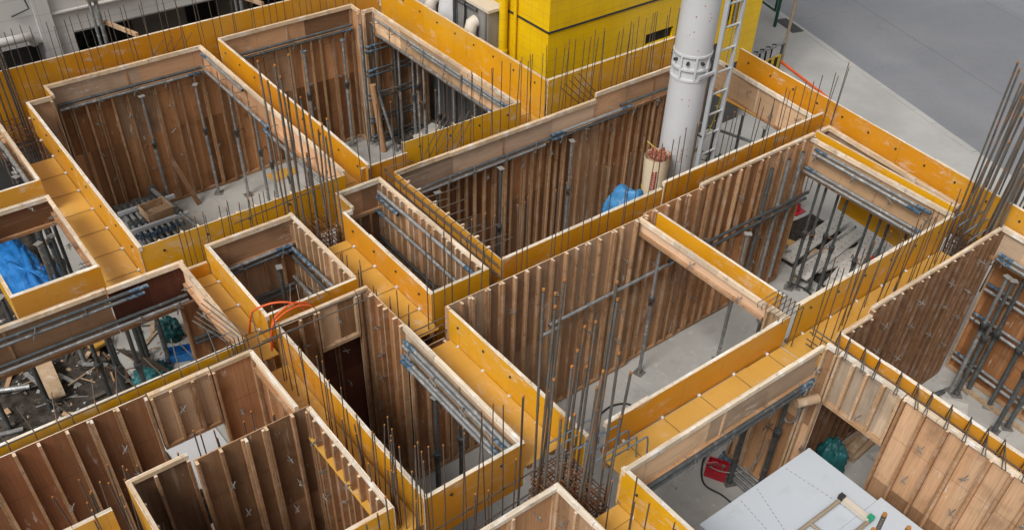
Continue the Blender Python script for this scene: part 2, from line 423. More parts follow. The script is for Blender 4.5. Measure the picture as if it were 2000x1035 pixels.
mb = MB(); mb.box(-8.3, 6.5, -3.85, 6.3, -2.74, FLOOR, 'slab'); mb.box(-.7, 6.5, -7.5, -3.85, -2.74, FLOOR-.001, 'slab'); struct(mb, 'floor_slab')

def heightfield(x0, x1, y0, y1, nx, ny, fn, m, name):
    mb = MB(); vs = []; fs = []
    for j in range(ny+1):
        for i in range(nx+1):
            x = x0+(x1-x0)*i/nx; y = y0+(y1-y0)*j/ny; vs.append((x, y, fn(x, y)))
    for j in range(ny):
        for i in range(nx):
            a = j*(nx+1)+i; fs.append((a, a+1, a+nx+2, a+nx+1))
    mb.add(vs, fs, m, True); return mb
from mathutils import noise as NZ
struct(heightfield(-9.0, -.72, -8.5, -3.80, 110, 70, lambda x, y: -2.60+.09*NZ.fractal((x*1.2, y*1.2, 0), .8, 2.1, 5)-(.12 if y > -3.95 else 0), 'soil', ''), 'soil')
struct(heightfield(-8.4, -4.0, 2.62, 3.65, 50, 16, lambda x, y: -2.56+.06*NZ.fractal((x*1.5, y*1.5, 3), .8, 2.1, 5), 'soil', ''), 'rubble_ground')
struct(heightfield(-.7, 1.7, 5.75, 7.4, 40, 30, lambda x, y: -2.585+.06*NZ.fractal((x*2, y*2, 7), .8, 2.1, 5)-(.1 if y < 5.9 else 0), 'soil', ''), 'trench_soil')

# ------------------------------------------------------------------ formwork panels
STUDS = {}; TIE = None
def tie_mesh():
    global TIE
    if TIE is None:
        TIE = []
        for k in range(4):
            mb = MB(); mb.tube([(0, 0, 0), (0, .13, 0)], .006, 'zinc', 5)
            a = .5+k*.7
            for ang, l in ((a, .05), (a+1.2, .022)):
                dx, dz = math.cos(ang)*l, math.sin(ang)*l
                mb.tube([(-dx, .085+.01*k/4, -dz), (0, .095, 0), (dx, .08, dz)], .0065, 'zinc', 5)
            TIE.append(mb.mesh('form_tie'))
    return random.choice(TIE)
CLIP = []
def clip_mesh(gap):
    for g, me in CLIP:
        if abs(g-gap) < 1e-4: return me
    mb = MB(); mb.tube([(0, 0, -gap/2), (0, .11, -gap/2)], .006, 'zinc', 5)
    mb.tube([(-.012, .13, .05), (0, .135, -gap/2), (.02, .13, -gap-.04)], .009, 'zinc', 5)
    mb.tube([(-.05, .14, -gap/2-.02), (.05, .15, -gap/2+.03)], .008, 'zinc', 5)
    me = mb.mesh('pipe_clip'); CLIP.append((gap, me)); return me
_mesh_cache = {}
def cached(key, fn):
    if key not in _mesh_cache: _mesh_cache[key] = fn()
    return _mesh_cache[key]
PN = [0]
def panel(label, a, b, room, zt=0., zb=-.42, tone='brown', face='yellow', rail='edge', studs=0., stud='stud', top_open=False,
          ties=None, plugs=True, clips=None, rods=None, cat='formwork panel', depth=.058, th=.012, name='formwork_panel', railh=.06):
    """a,b: ends of the face towards the concrete; room: vector towards the room side"""
    PN[0] += 1; zt = zt+((PN[0]*37) % 11-5)*.0011
    if zb > -.7: zb -= .03
    a = Vector(a); b = Vector(b); d = b-a; L = d.length; d.normalize()
    if (-d.y*room[0]+d.x*room[1]) < 0: a, b = b, a; d = -d
    h = zt-zb
    if not studs and h < .8 and tone+'_h' in M: tone = tone+'_h'
    root = thing(name, label, cat, (a.x, a.y, zb), math.atan2(d.y, d.x), 'formwork panels of the pour')
    e0 = .002
    MB().box(e0, L-e0, 0, th, 0, h, rail or 'edge', dict(f=face, k=tone, t=rail or 'edge')).build('sheet', root)
    rl = 0.
    if not top_open:
        rl = railh
        x = 0.; mb = MB()
        while x < L-.02:
            x1 = min(L, x+random.choice((.6, .9, 1.2, 1.8, 1.5)))
            if L-x1 < .3: x1 = L
            rw = random.uniform(.027, .040); ru = random.uniform(-.005, .005)
            mb.box(x+random.uniform(.001, .004), x1-random.uniform(.001, .004), th+.0005, th+rw, h-rl, h+ru, rail)
            x = x1
        mb.build('top_rail', root)
    if not studs and h < .8:
        MB().box(.003, L-.003, th, th+.04, .002, .045, 'stud').build('bottom_rail', root)
        if L > 1.9 and h > .3:
            k = int(L/1.8)
            for i in range(1, k+1):
                x = L*i/(k+1)+random.uniform(-.1, .1)
                MB().box(x-.015, x+.015, th, th+.016, .05, h-rl-.002, tone).build('joint_strip', root)
    if studs:
        n = max(1, round(L/studs)); up = .0 if not top_open else .018
        me = {}
        MB().box(.004, L-.004, th, th+.05, .0, .045, stud).build('sole_plate', root)
        for i in range(n+1):
            x = min(max(L*i/n, .018), L-.018)+random.uniform(-.045, .045)*min(1, studs/.2)*(0 < i < n)
            hh = h-rl-.047-(.002 if not top_open else 0)
            top = hh+(random.uniform(-.02, .012) if top_open else 0)
            key = ('stud', round(top, 2), stud, depth)
            st = cached(key, lambda: MB().box(-.015, .015, 0, depth, 0, round(top, 2)-.001, stud, dict(t='edge')).mesh('stud'))
            put('stud', st, root, (x, th, .046))
            if random.random() < .42 and 0 < i < n:
                st2 = cached(('stud2', round(hh, 2), stud), lambda: MB().box(-.012, .012, 0, .03, 0, hh-.012, stud, dict(t='edge')).mesh('stud'))
                put('stud', st2, root, (x+.030, th, .047))
    if ties:
        for z in ties:
            n = max(1, round(L/.62))
            for i in range(n):
                if random.random() < .12: continue
                put('form_tie', tie_mesh(), root, ((i+.5)*L/n+random.uniform(-.08, .08), th+.01, z-zb+random.uniform(-.05, .05)), (0, random.uniform(-.5, .5), 0))
    if plugs:
        n = max(1, round(L/.52)); pm = cached('plug', lambda: MB().tube([(0, 0, 0), (0, -.012, 0)], .016, 'plug', 8).mesh('tie_plug'))
        for i in range(n): put('tie_plug', pm, root, ((i+.5)*L/n, 0, h-.14+random.uniform(-.01, .01)))
    if clips:
        z, gap = clips; n = max(1, round(L/.55))
        for i in range(n): put('pipe_clip', clip_mesh(gap), root, ((i+.5)*L/n+random.uniform(-.06, .06), th, z-zb), (0, random.uniform(-.2, .2), 0))
    if rods:
        z, ln = rods; n = max(1, round(L/.52))
        rm = cached(('rod', round(ln, 2)), lambda: MB().tube([(0, 0, 0), (0, -ln, 0)], .0034, 'rod', 5).mesh('tie_rod'))
        cm = cached('cone', lambda: MB().tube([(0, -.002, 0), (0, -.03, 0)], .02, 'cone', 10, True, [.022, .014]).mesh('tie_cone'))
        for i in range(n):
            r = put('tie_rod', rm, root, ((i+.5)*L/n, 0, z-zb)); put('tie_cone', cm, r)
    return root

def soffit(label, u0, u1, v0, v1, z, mat='soffit'):
    L, W = u1-u0, v1-v0
    if L >= W:
        root = thing('beam_soffit', label, 'beam soffit', (u0, v0, z-.012), 0, 'yellow beam bottoms'); l, wd = L, W
    else:
        root = thing('beam_soffit', label, 'beam soffit', (u1, v0, z-.012), R_(90), 'yellow beam bottoms'); l, wd = W, L
    MB().box(0, l, .003, wd-.003, 0, .012, mat, dict(b='brown')).build('board', root)
    for k in (.08, wd-.13):
        MB().box(0, l, k, k+.05, -.06, -.002, 'stud').build('bearer', root)
    return root

UP = (1, 0); DOWN = (-1, 0); RT = (0, 1); LF = (0, -1)   # room side: +u, -u, +v, -v
RN = dict(R1='the stacked props room', R2='the back room', R3='the white column room',
          R5='the hose box', R5b='the narrow shaft', R7='the empty centre room', R8='the steel planks room',
          R9='the red crate room', R10='the right edge room', R11='the tall shaft',
          R12='the upper left edge room', R13='the blue tarp room', R14='the soil room',
          R15='the pale opening room', R16='the dark stud room', R17='the bottom edge room')
# R1
panel('brown plywood band at the back of '+RN['R1'], (-7.57, -3.07), (-7.57, -.57), UP, 0, -.42, 'mid', clips=(-.36, .075))
panel('dark studded wall under the back band of '+RN['R1'], (-7.60, -3.42), (-7.60, -.40), UP, -.425, -2.61, 'brown', None or 'yellow', 'stud', .21, top_open=True, ties=(-.8, -1.3, -1.8), plugs=False)
panel('short return panel at the back left corner of '+RN['R1'], (-7.57, -3.07), (-7.19, -3.07), RT, 0, -2.61, 'brown', plugs=False)
panel('narrow brown corner panel at the left of '+RN['R1'], (-7.19, -3.42), (-7.19, -3.08), UP, 0, -2.61, 'brown', studs=.3, ties=(-.5, -1.0))
panel('long yellow left side panel of '+RN['R1'], (-7.17, -3.44), (-2.83, -3.44), RT, 0, -.50, 'brown', rail='edge_white', rods=(-.485, .42))
panel('front panel with cement specks of '+RN['R1'], (-2.84, -3.43), (-2.84, -.62), DOWN, 0, -.75, 'brown', rail='edge_white', studs=.25, top_open=True)
panel('orange brown band on the right of '+RN['R1'], (-7.55, -.57), (-2.92, -.57), LF, 0, -.40, 'tan', clips=(-.12, .2), rods=(-.40, .27))
# R2
panel('brown band at the back of '+RN['R2'], (-7.64, -.25), (-7.64, 2.26), UP, 0, -.42, 'mid', clips=(-.36, .075))
panel('studded wall under the back band of '+RN['R2'], (-7.66, -.38), (-7.66, 2.26), UP, -.425, -2.61, 'brown', 'yellow', 'stud', .22, top_open=True, ties=(-.7, -1.2, -1.7), plugs=False)
panel('tall bare corner sheet at the back right of '+RN['R2'], (-7.64, 2.28), (-7.33, 2.28), LF, 0, -2.61, 'mid', plugs=False, studs=.29, stud='stud_pale')
panel('narrow plywood face beside the corner post of '+RN['R2'], (-7.32, 2.29), (-7.32, 2.52), UP, 0, -2.61, 'mid', plugs=False, studs=.21, stud='stud_pale')
panel('pale plywood band on the right of '+RN['R2'], (-7.30, 2.52), (-3.05, 2.52), LF, 0, -.44, 'pale', clips=(-.1, .2), rods=(-.40, .4), rail='edge')
panel('wall with five pairs of blue ended pipes behind '+RN['R2'], (-7.30, 2.56), (-7.30, 3.60), UP, -.45, -2.6, 'brown', 'yellow', 'stud', .2, top_open=True, plugs=False)
panel('yellow left side panel of '+RN['R2'], (-7.62, -.26), (-2.88, -.26), RT, 0, -.41, 'brown', rail='edge_white')
panel('lower left piece of the front panel of '+RN['R2'], (-2.93, -.33), (-2.93, .42), DOWN, -.07, -2.6, 'brown', rail='edge_white')
panel('stained orange front panel of '+RN['R2'], (-3.04, .43), (-3.04, 2.52), DOWN, .03, -2.6, 'brown', rail='edge_white', studs=.3, top_open=True)
# outer walls
panel('long yellow outer wall panel in front of the white building', (-7.82, -7.0), (-7.82, 2.96), DOWN, .25, -.9, 'brown', rail='edge_white', studs=.45, plugs=False)
panel('tall plain yellow outer panel beside the grey duct', (-7.80, 2.97), (-3.02, 2.97), RT, .25, -.44, 'brown', rail='edge', rods=None)
panel('rusty orange outer panel below the yellow tiled building', (-3.0, 2.99), (-3.0, 6.26), DOWN, .25, -1.2, 'brown', rail='edge_white', plugs=False)
panel('scuffed yellow outer panel along the pavement', (-2.13, 6.29), (3.4, 5.72), RT, .25, -.55, 'brown', rail='edge_white')
panel('yellow outer panel past the leaning bars at the right edge', (3.42, 5.72), (7.0, 5.35), RT, .25, -.55, 'brown', rail='edge_white')
panel('orange lower outer wall seen through the plank room opening', (.5, 6.06), (2.2, 5.90), RT, -.58, -1.3, 'brown', rail='edge', plugs=False)
# R3
panel('long brown band at the back left of '+RN['R3'], (-2.54, -.05), (-2.54, 3.55), UP, 0, -.40, 'mid', clips=(-.34, .075))
panel('raised brown band behind the column in '+RN['R3'], (-2.56, 3.56), (-2.56, 6.12), UP, .08, -.40, 'mid', clips=(-.34, .075))
panel('warm brown studded back wall of '+RN['R3'], (-2.58, -.05), (-2.58, 6.12), UP, -.405, -2.61, 'warm', 'yellow', 'stud', .17, top_open=True, ties=(-.62,), plugs=False)
panel('pale plywood band right of the ladder in '+RN['R3'], (-2.42, 6.15), (-.22, 5.94), LF, .0, -.50, 'pale', rail='edge_white', ties=(-.15, -.4), plugs=False)
panel('low orange front panel of '+RN['R3'], (-.13, -.03), (-.13, 2.63), DOWN, 0, -2.61, 'brown', rail='edge_white', plugs=False)
panel('raised orange front panel below the ladder of '+RN['R3'], (-.12, 2.64), (-.12, 5.95), DOWN, .10, -2.61, 'brown', rail='edge_white', plugs=False)
panel('thin yellow left side panel of '+RN['R3'], (-2.54, -.05), (-.13, -.05), RT, 0, -2.61, 'brown', rail='edge', studs=.3, top_open=True)
# R5b
panel('brown back band of '+RN['R5b'], (-2.53, -.94), (-2.53, -.28), UP, 0, -.45, 'mid', rail='edge_white')
panel('dark lower back wall of '+RN['R5b'], (-2.55, -1.0), (-2.55, -.28), UP, -.46, -2.61, 'dark', 'yellow', 'stud', .2, top_open=True, plugs=False)
panel('notched corner side of '+RN['R5b'], (-2.53, -.95), (-2.13, -.95), RT, 0, -2.6, 'brown', rail='edge_white', plugs=False)
panel('small end face at the notch of '+RN['R5b'], (-2.12, -1.08), (-2.12, -.95), UP, -.005, -.5, 'mid', rail='edge_white', plugs=False)
panel('bright yellow left side of '+RN['R5b'], (-2.11, -1.09), (-.10, -1.09), RT, -.01, -2.6, 'dark', rail='edge_white', rods=(-.385, .48))
panel('pale studded right wall of '+RN['R5b'], (-2.53, -.27), (-.11, -.27), LF, 0, -2.61, 'mid', studs=.15, stud='stud_pale', rail='edge', railh=.035)
panel('orange end panel at the front of '+RN['R5b'], (-.10, -1.09), (-.10, -.26), DOWN, 0, -2.6, 'dark', rail='edge_white', plugs=False)
# R5
panel('smooth brown band at the back of '+RN['R5'], (-2.45, -2.78), (-2.45, -1.61), UP, 0, -.42, 'mid', clips=(-.39, .075))
panel('shadowed studded wall below the back band of '+RN['R5'], (-2.48, -3.25), (-2.48, -1.60), UP, -.43, -2.61, 'brown', 'yellow', 'stud', .22, top_open=True, plugs=False)
panel('cement streaked left side of '+RN['R5'], (-2.44, -2.78), (-.83, -2.78), RT, 0, -.40, 'dark', rail='edge_white', rods=(-.375, .3), plugs=False)
panel('pale studded right wall of '+RN['R5'], (-2.47, -1.61), (-.88, -1.61), LF, 0, -2.61, 'tan', studs=.16, stud='stud_pale', rail='edge', railh=.03)
panel('low orange front strip of '+RN['R5'], (-.84, -2.78), (-.84, -1.62), DOWN, -.01, -2.6, 'dark', rail='edge_white', plugs=False)
panel('small bright yellow stop end by the column bars of '+RN['R5'], (-2.40, -3.10), (-2.40, -2.80), DOWN, -.22, -.40, 'brown', rail='edge', plugs=False)
# R7
panel('grey brown studded back wall of '+RN['R7'], (.17, -1.085), (.17, 2.02), UP, 0, -2.61, 'grey', studs=.2, top_open=True, ties=(-.5, -.95, -1.45, -1.95))
panel('reddish wall under the beam end seen through the tall shaft', (.17, -1.59), (.17, -1.10), UP, -.45, -2.61, 'red', studs=.24, top_open=True, ties=(-.8, -1.3), plugs=False)
panel('bright yellow left side panel of '+RN['R7'], (.18, -1.08), (2.58, -1.08), RT, 0, -.42, 'brown', rail='edge_white', rods=(-.425, .48))
panel('narrow orange plywood band on the right of '+RN['R7'], (.18, 1.95), (2.28, 1.95), LF, 0, -.21, 'tan', rail='edge', ties=(-.12,), plugs=False)
panel('cement smeared orange front panel of '+RN['R7'], (2.58, -.80), (2.58, 1.99), DOWN, 0, -.42, 'brown', rail='edge_white', rods=(-.425, .46), plugs=False)
panel('pale stub wall at the right front corner of '+RN['R7'], (2.30, 1.97), (2.57, 1.97), LF, .0, -2.6, 'pale', rail='edge', plugs=False, studs=.25, stud='stud_pale')
# R8
panel('lower brown studded back wall of '+RN['R8'], (.13, 2.03), (.13, 3.05), UP, 0, -2.61, 'brown', studs=.19, top_open=True, ties=(-.45, -.9, -1.4), plugs=False)
panel('raised brown studded back wall of '+RN['R8'], (.12, 3.06), (.12, 5.42), UP, .075, -2.61, 'brown', studs=.2, ties=(-.4, -.9, -1.4, -1.9), plugs=False, railh=.04)
panel('yellow left side panel of '+RN['R8'], (.22, 2.19), (2.30, 2.19), RT, 0, -.30, 'brown', rail='edge_white', plugs=False)
panel('pale plywood band with two pipes on the right of '+RN['R8'], (.12, 5.41), (2.50, 5.36), LF, .0, -.56, 'pale', rail='edge', clips=(-.17, .06), plugs=False)
panel('deep orange front panel of '+RN['R8'], (2.52, 2.20), (2.52, 5.32), DOWN, 0, -.56, 'brown', rail='edge_white', rods=(-.545, .46), studs=0)
panel('yellow long side of the wedge shaped pocket by the pavement', (.07, 5.58), (2.42, 5.50), RT, .0, -.5, 'mid', rail='edge', plugs=False)
panel('slanted far side of the wedge shaped pocket by the pavement', (.06, 5.90), (2.42, 5.64), LF, .0, -.5, 'mid', rail='edge', plugs=False)
panel('short end of the wedge shaped pocket by the pavement', (.05, 5.59), (.05, 5.90), UP, .0, -.5, 'mid', rail='edge', plugs=False)
# R9
panel('weathered pale band at the back of '+RN['R9'], (3.09, -1.08), (3.09, 1.90), UP, 0, -.46, 'pale', rail='edge_white', clips=(-.40, .07), plugs=False)
panel('plywood wall under the beam end behind the grey props of '+RN['R9'], (2.40, 1.995), (3.10, 1.995), LF, -.47, -2.61, 'mid', studs=.35, stud='stud_pale', ties=(-1.0, -1.6), top_open=True, plugs=False)
panel('bright plywood first sheet of the right wall of '+RN['R9'], (3.11, 2.00), (3.28, 2.00), LF, -.004, -2.61, 'mid', studs=.17, stud='stud_pale', ties=(-.4, -1.0, -1.6), rail='edge_white', plugs=False)
panel('whitish cut off studs above the opening in '+RN['R9'], (3.29, 2.00), (4.10, 2.00), LF, 0, -.78, 'bleached', studs=.22, stud='stud_pale', ties=(-.35, -.6), rail='edge_white', plugs=False, railh=.04)
panel('tan studded right wall past the opening of '+RN['R9'], (4.11, 2.00), (6.6, 1.98), LF, 0, -2.61, 'tan', studs=.26, stud='stud', ties=(-.45, -.95, -1.45), rail='edge_white', plugs=False, railh=.04)
panel('lemon yellow left side panel of '+RN['R9'], (3.07, -1.07), (5.6, -1.07), RT, 0, -.50, 'brown', rail='edge_white', rods=(-.49, .5))
# R10
panel('dark studded back wall of '+RN['R10'], (3.01, 2.87), (3.01, 5.66), UP, 0, -2.61, 'dark', stud='stud_dark', studs=.19, ties=(-.35, -.8, -1.3, -1.8), plugs=False, rail='edge', railh=.04)
panel('lower step of the back wall of '+RN['R10'], (3.04, 2.25), (3.04, 2.86), UP, -.07, -2.61, 'dark', stud='stud_dark', studs=.2, ties=(-.4, -.9), plugs=False, rail='edge', railh=.04)
panel('pale plywood band on the right of '+RN['R10'], (3.01, 5.67), (6.0, 5.45), LF, 0, -.46, 'pale', rail='edge_white', clips=(-.36, .07), plugs=False)
panel('yellow and cream left side panel of '+RN['R10'], (3.08, 2.20), (6.4, 2.18), RT, 0, -.8, 'brown', rail='edge_white', plugs=False)
panel('brown plywood lower wall behind the props of '+RN['R10'], (3.05, 5.95), (6.2, 5.70), LF, -.5, -2.61, 'warm', 'yellow', 'stud', .4, top_open=True, plugs=False)
# R11
panel('studded left part of the back wall of '+RN['R11'], (-.67, -2.76), (-.67, -2.28), UP, 0, -2.61, 'warm', studs=.24, stud='stud', ties=(-.4, -.9), rail='edge', plugs=False, railh=.04)
panel('plain plywood sheet above the dark doorway of '+RN['R11'], (-.67, -2.27), (-.67, -1.76), UP, .004, -.62, 'mid', studs=.5, stud='stud_pale', rail='edge', ties=(-.25,), plugs=False, railh=.04)
panel('narrow studs right of the dark doorway of '+RN['R11'], (-.67, -1.75), (-.67, -1.60), UP, 0, -2.61, 'warm', studs=.14, stud='stud', rail='edge', plugs=False, railh=.04)
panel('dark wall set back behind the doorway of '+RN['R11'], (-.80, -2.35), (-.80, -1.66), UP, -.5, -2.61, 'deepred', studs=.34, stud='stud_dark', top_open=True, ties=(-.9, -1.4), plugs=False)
panel('brown studded part of the right wall of '+RN['R11'], (-.66, -1.60), (.16, -1.60), LF, -.01, -2.61, 'warm', studs=.15, stud='stud', top_open=True, ties=(-.3, -.7, -1.1), plugs=False)
panel('cream band with steel pipes on the right of '+RN['R11'], (.17, -1.60), (2.27, -1.60), LF, 0, -.55, 'pale', rail='edge_white', clips=(-.18, .06), plugs=False)
panel('streaky pale yellow left side of '+RN['R11'], (-.66, -2.77), (2.27, -2.77), RT, 0, -2.61, 'dark', face='yellow', rail='edge_white', plugs=False)
panel('deep orange front panel of '+RN['R11'], (2.29, -2.77), (2.29, -1.60), DOWN, 0, -.63, 'brown', rail='edge_white')
# R12, R13, R14
panel('cream band with pipes on the right of '+RN['R12'], (-7.1, -3.90), (-4.99, -3.90), LF, 0, -.35, 'pale', rail='edge', clips=(-.2, .07), plugs=False)
panel('yellow front panel of '+RN['R12'], (-4.99, -5.8), (-4.99, -3.90), DOWN, 0, -.36, 'brown', rail='edge_white', plugs=False)
panel('dark brown band at the back of '+RN['R13'], (-4.59, -4.9), (-4.59, -3.93), UP, 0, -.40, 'warm', rail='edge_white', ties=(-.1,))
panel('pale band on the right of '+RN['R13'], (-4.58, -3.93), (-2.77, -3.93), LF, 0, -.26, 'tan', rail='edge', ties=(-.12, -.22), plugs=False)
panel('plain yellow front panel of '+RN['R13'], (-2.76, -4.92), (-2.76, -3.92), DOWN, 0, -.42, 'brown', rail='edge_white', plugs=False)
panel('left side panel at the picture edge of '+RN['R13'], (-4.59, -4.92), (-2.77, -4.92), RT, 0, -.42, 'brown', rail='edge', plugs=False)
panel('long brown band at the back of '+RN['R14'], (-2.34, -6.4), (-2.34, -4.02), UP, 0, -.62, 'mid', rail='edge', clips=(-.12, .07))
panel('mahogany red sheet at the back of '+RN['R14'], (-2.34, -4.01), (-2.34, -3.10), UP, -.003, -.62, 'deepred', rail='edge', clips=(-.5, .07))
panel('short pale plywood band on the right of '+RN['R14'], (-2.33, -3.12), (-.64, -3.12), LF, 0, -.34, 'tan', rail='edge', ties=(-.2,), plugs=False)
panel('low orange front strip of '+RN['R14'], (-.60, -6.6), (-.60, -3.14), DOWN, -.02, -.40, 'brown', rail='edge_white', plugs=False)
# R15, R16, R17, R18
panel('red brown studded back wall of '+RN['R15'], (-.46, -6.9), (-.46, -4.28), UP, 0, -2.61, 'red', studs=.27, top_open=True, ties=(-.45, -.95, -1.4), plugs=False)
panel('weathered short studs above the pale opening in '+RN['R15'], (-.46, -4.27), (-.46, -3.62), UP, 0, -.80, 'grey', studs=.2, rail='edge', ties=(-.35,), plugs=False, railh=.045)
panel('red plywood sheet right of the pale opening in '+RN['R15'], (-.46, -3.61), (-.46, -3.14), UP, 0, -2.61, 'red', studs=.47, rail='edge', ties=(-.35, -.7, -1.1), plugs=False, railh=.045)
panel('short cement coated band on the right of '+RN['R15'], (-.44, -3.13), (.58, -3.13), LF, .0, -.22, 'pale', rail='edge_white', plugs=False)
panel('shadowed wall under the short cement coated band', (-.43, -3.10), (.60, -3.10), LF, -.26, -2.6, 'red', studs=.3, top_open=True, plugs=False)
panel('orange strip in front of '+RN['R15'], (.74, -6.6), (.74, -5.05), DOWN, -.01, -.6, 'red', rail='edge_white', plugs=False)
panel('short studded back corner of '+RN['R16'], (.50, -4.84), (.50, -4.26), UP, 0, -2.61, 'grey', studs=.28, rail='edge', plugs=False, railh=.05)
panel('dark brown back wall with bare top edge of '+RN['R16'], (.63, -4.25), (.63, -3.05), UP, 0, -2.61, 'dark', studs=.24, rail='mid', top_open=True, stud='stud', ties=(-.5, -.9, -1.3), plugs=False)
panel('studded right wall with patched yellow top of '+RN['R16'], (.64, -3.03), (2.20, -3.03), LF, 0, -2.61, 'warm', studs=.17, rail='edge_white', ties=(-.3, -.7, -1.1), plugs=False, railh=.035)
panel('yellow left edge panel of '+RN['R16'], (.50, -4.85), (2.2, -4.85), RT, 0, -2.61, 'dark', rail='edge', plugs=False, studs=.3)
panel('yellow front panel of '+RN['R16'], (2.20, -4.85), (2.20, -3.04), DOWN, 0, -2.61, 'dark', rail='edge', plugs=False)
panel('scuffed plywood back wall of '+RN['R17'], (2.85, -3.4), (2.85, -1.67), UP, 0, -2.61, 'mid', studs=.5, stud='stud_pale', rail='edge_white', ties=(-.25, -.7), plugs=False, railh=.05)
panel('pale post and red sheet on the right of '+RN['R17'], (2.85, -1.66), (5.2, -1.66), LF, 0, -2.61, 'tan', studs=.32, stud='stud_pale', rail='edge_white', ties=(-.3,), plugs=False, railh=.05)

# ---- soffits
soffit('long yellow beam bottom between '+'the blue tarp room and stacked props room', -6.35, -2.36, -3.92, -3.445, -.50)
soffit('yellow beam bottom between the soil floored room and small hose box', -2.39, -.62, -3.115, -2.785, -.39)
soffit('deep yellow beam bottom between the stacked props room and back room', -7.5, -2.92, -.565, -.265, -.415)
soffit('sunlit yellow beam bottom left of the narrow shaft', -2.05, .06, -1.60, -1.095, -.40)
soffit('cement spotted yellow beam bottom left of the large centre room', .28, 2.26, -1.595, -1.085, -.42)
soffit('yellow beam bottom between the large centre room and red crate room', 2.595, 3.08, -.85, 1.93, -.43)
soffit('yellow beam bottom in front of the room of loose planks', 2.53, 3.0, 2.04, 5.30, -.54)
soffit('stained pinkish beam bottom left of the tall shaft', -.44, 2.24, -3.115, -2.775, -.42)
soffit('narrow yellow beam bottom between centre room and plank room', .2, 2.28, 1.965, 2.185, -.26)
soffit('yellow beam bottom at the bottom edge beside the lemon panel', 3.12, 5.2, -1.645, -1.075, -.49)
soffit('yellow beam bottom along the tall plain outer panel', -6.7, -3.06, 2.535, 2.965, -.43)
soffit('yellow beam bottom along the pavement side panel', -2.2, -.15, 5.98, 6.20, -.5)

# ------------------------------------------------------------------ scaffold pipes used as walers
def pipe(label, p, q, ends='', mat='pipe', r=.0243, group='waler pipes on the formwork', blue=.22):
    p = Vector(p); q = Vector(q); d = q-p; L = d.length; u = d.normalized()
    mb = MB(); a = 0.; b = L
    o = Vector((0, 0, 0))
    if 'a' in ends: mb.tube([o, u*blue], r+.0012, 'blue', 10, True, None, 'plug'); a = blue
    if 'b' in ends: mb.tube([u*(L-blue), u*L], r+.0012, 'blue', 10, True, None, 'plug'); b = L-blue
    mb.tube([u*a, u*b], r, mat, 10, True, None, 'plug')
    return solo(mb, 'scaffold_pipe', label, 'scaffold pipe', group, p)
def pair(where, p, q, gap=(0, 0, -.075), ends=('', ''), mats=('pipe', 'pipe'), names=('upper', 'lower'), off=(0, 0)):
    d = (Vector(q)-Vector(p)).normalized(); g = Vector(gap)
    pipe('%s grey pipe %s' % (names[0], where), Vector(p)+d*off[0], q, ends[0], mats[0])
    pipe('%s grey pipe %s' % (names[1], where), Vector(p)+g, Vector(q)+g-d*off[1], ends[1], mats[1])
pair('under the back band of '+RN['R1'], (-7.44, -2.98, -.31), (-7.44, -.66, -.31), ends=('', 'b'), mats=('pipe_dark', 'pipe'), off=(.0, .05))
pipe('short galvanised pipe high on the right band of '+RN['R1'], (-7.35, -.665, -.05), (-5.85, -.665, -.05), 'a', 'pipe')
pipe('galvanised pipe low on the right band of '+RN['R1'], (-7.35, -.665, -.33), (-5.1, -.665, -.34), 'b', 'pipe')
pipe('second galvanised pipe low on the right band of '+RN['R1'], (-5.2, -.70, -.40), (-3.15, -.70, -.40), 'ab', 'pipe')
pair('under the back band of '+RN['R2'], (-7.51, -.15, -.31), (-7.51, 2.18, -.31), ends=('', 'b'), mats=('pipe_dark', 'pipe_dark'))
pipe('upper galvanised pipe on the right band of '+RN['R2'], (-7.1, 2.42, -.11), (-3.2, 2.42, -.11), 'b', 'pipe')
pipe('middle galvanised pipe on the right band of '+RN['R2'], (-5.9, 2.42, -.17), (-3.1, 2.42, -.17), '', 'pipe')
pipe('lower galvanised pipe on the right band of '+RN['R2'], (-7.05, 2.42, -.38), (-3.55, 2.42, -.38), 'b', 'pipe')
for i, z in enumerate((-.62, -1.08, -1.55, -2.02, -2.42)):
    pair('%s from the top on the corner wall of the back room' % ORD[i], (-7.16, 2.22, z), (-7.16, 3.3, z), gap=(0, 0, -.09), ends=('a', 'ab'), mats=('pipe_dark', 'pipe_dark'))
pipe('vertical grey pipe strapped at the corner post left side', (-7.24, 2.20, -.22), (-7.24, 2.20, -2.55), '', 'pipe')
pipe('vertical grey pipe strapped at the corner post right side', (-7.20, 2.40, -.25), (-7.20, 2.40, -2.55), '', 'pipe_dark')
pair('along the band on the left part of '+RN['R3'], (-2.42, .02, -.33), (-2.42, 2.9, -.31), ends=('a', ''), mats=('pipe_dark', 'pipe'), off=(0, .4))
pair('along the band in the middle of '+RN['R3'], (-2.41, 2.6, -.27), (-2.41, 4.25, -.27), ends=('ab', 'a'), mats=('pipe', 'pipe_dark'), off=(0, .1))
pipe('dark pipe on the raised band behind the white column', (-2.42, 4.0, -.20), (-2.42, 5.5, -.20), '', 'pipe_dark')
pair('beneath the pale band right of the ladder', (-2.2, 5.72, -.95), (-1.2, 6.0, -.95), gap=(0, 0, -.5), mats=('pipe_dark', 'pipe_dark'))
pipe('topmost steel pipe along the pale wall of '+RN['R5b'], (-2.40, -.385, -.12), (-.20, -.385, -.12), 'b', 'pipe')
pipe('blue ended pipe beside the topmost pipe of '+RN['R5b'], (-2.42, -.40, -.20), (-1.9, -.40, -.20), 'ab', 'pipe')
pipe('middle steel pipe deep in '+RN['R5b'], (-2.46, -.40, -.44), (-.45, -.40, -.46), 'a', 'pipe')
pipe('lowest dark pipe deep in '+RN['R5b'], (-2.42, -.40, -.86), (-.8, -.40, -.88), '', 'pipe_dark')
pair('under the back band of '+RN['R5'], (-2.35, -2.70, -.40), (-2.35, -1.72, -.38), ends=('b', 'b'), mats=('pipe', 'pipe_dark'))
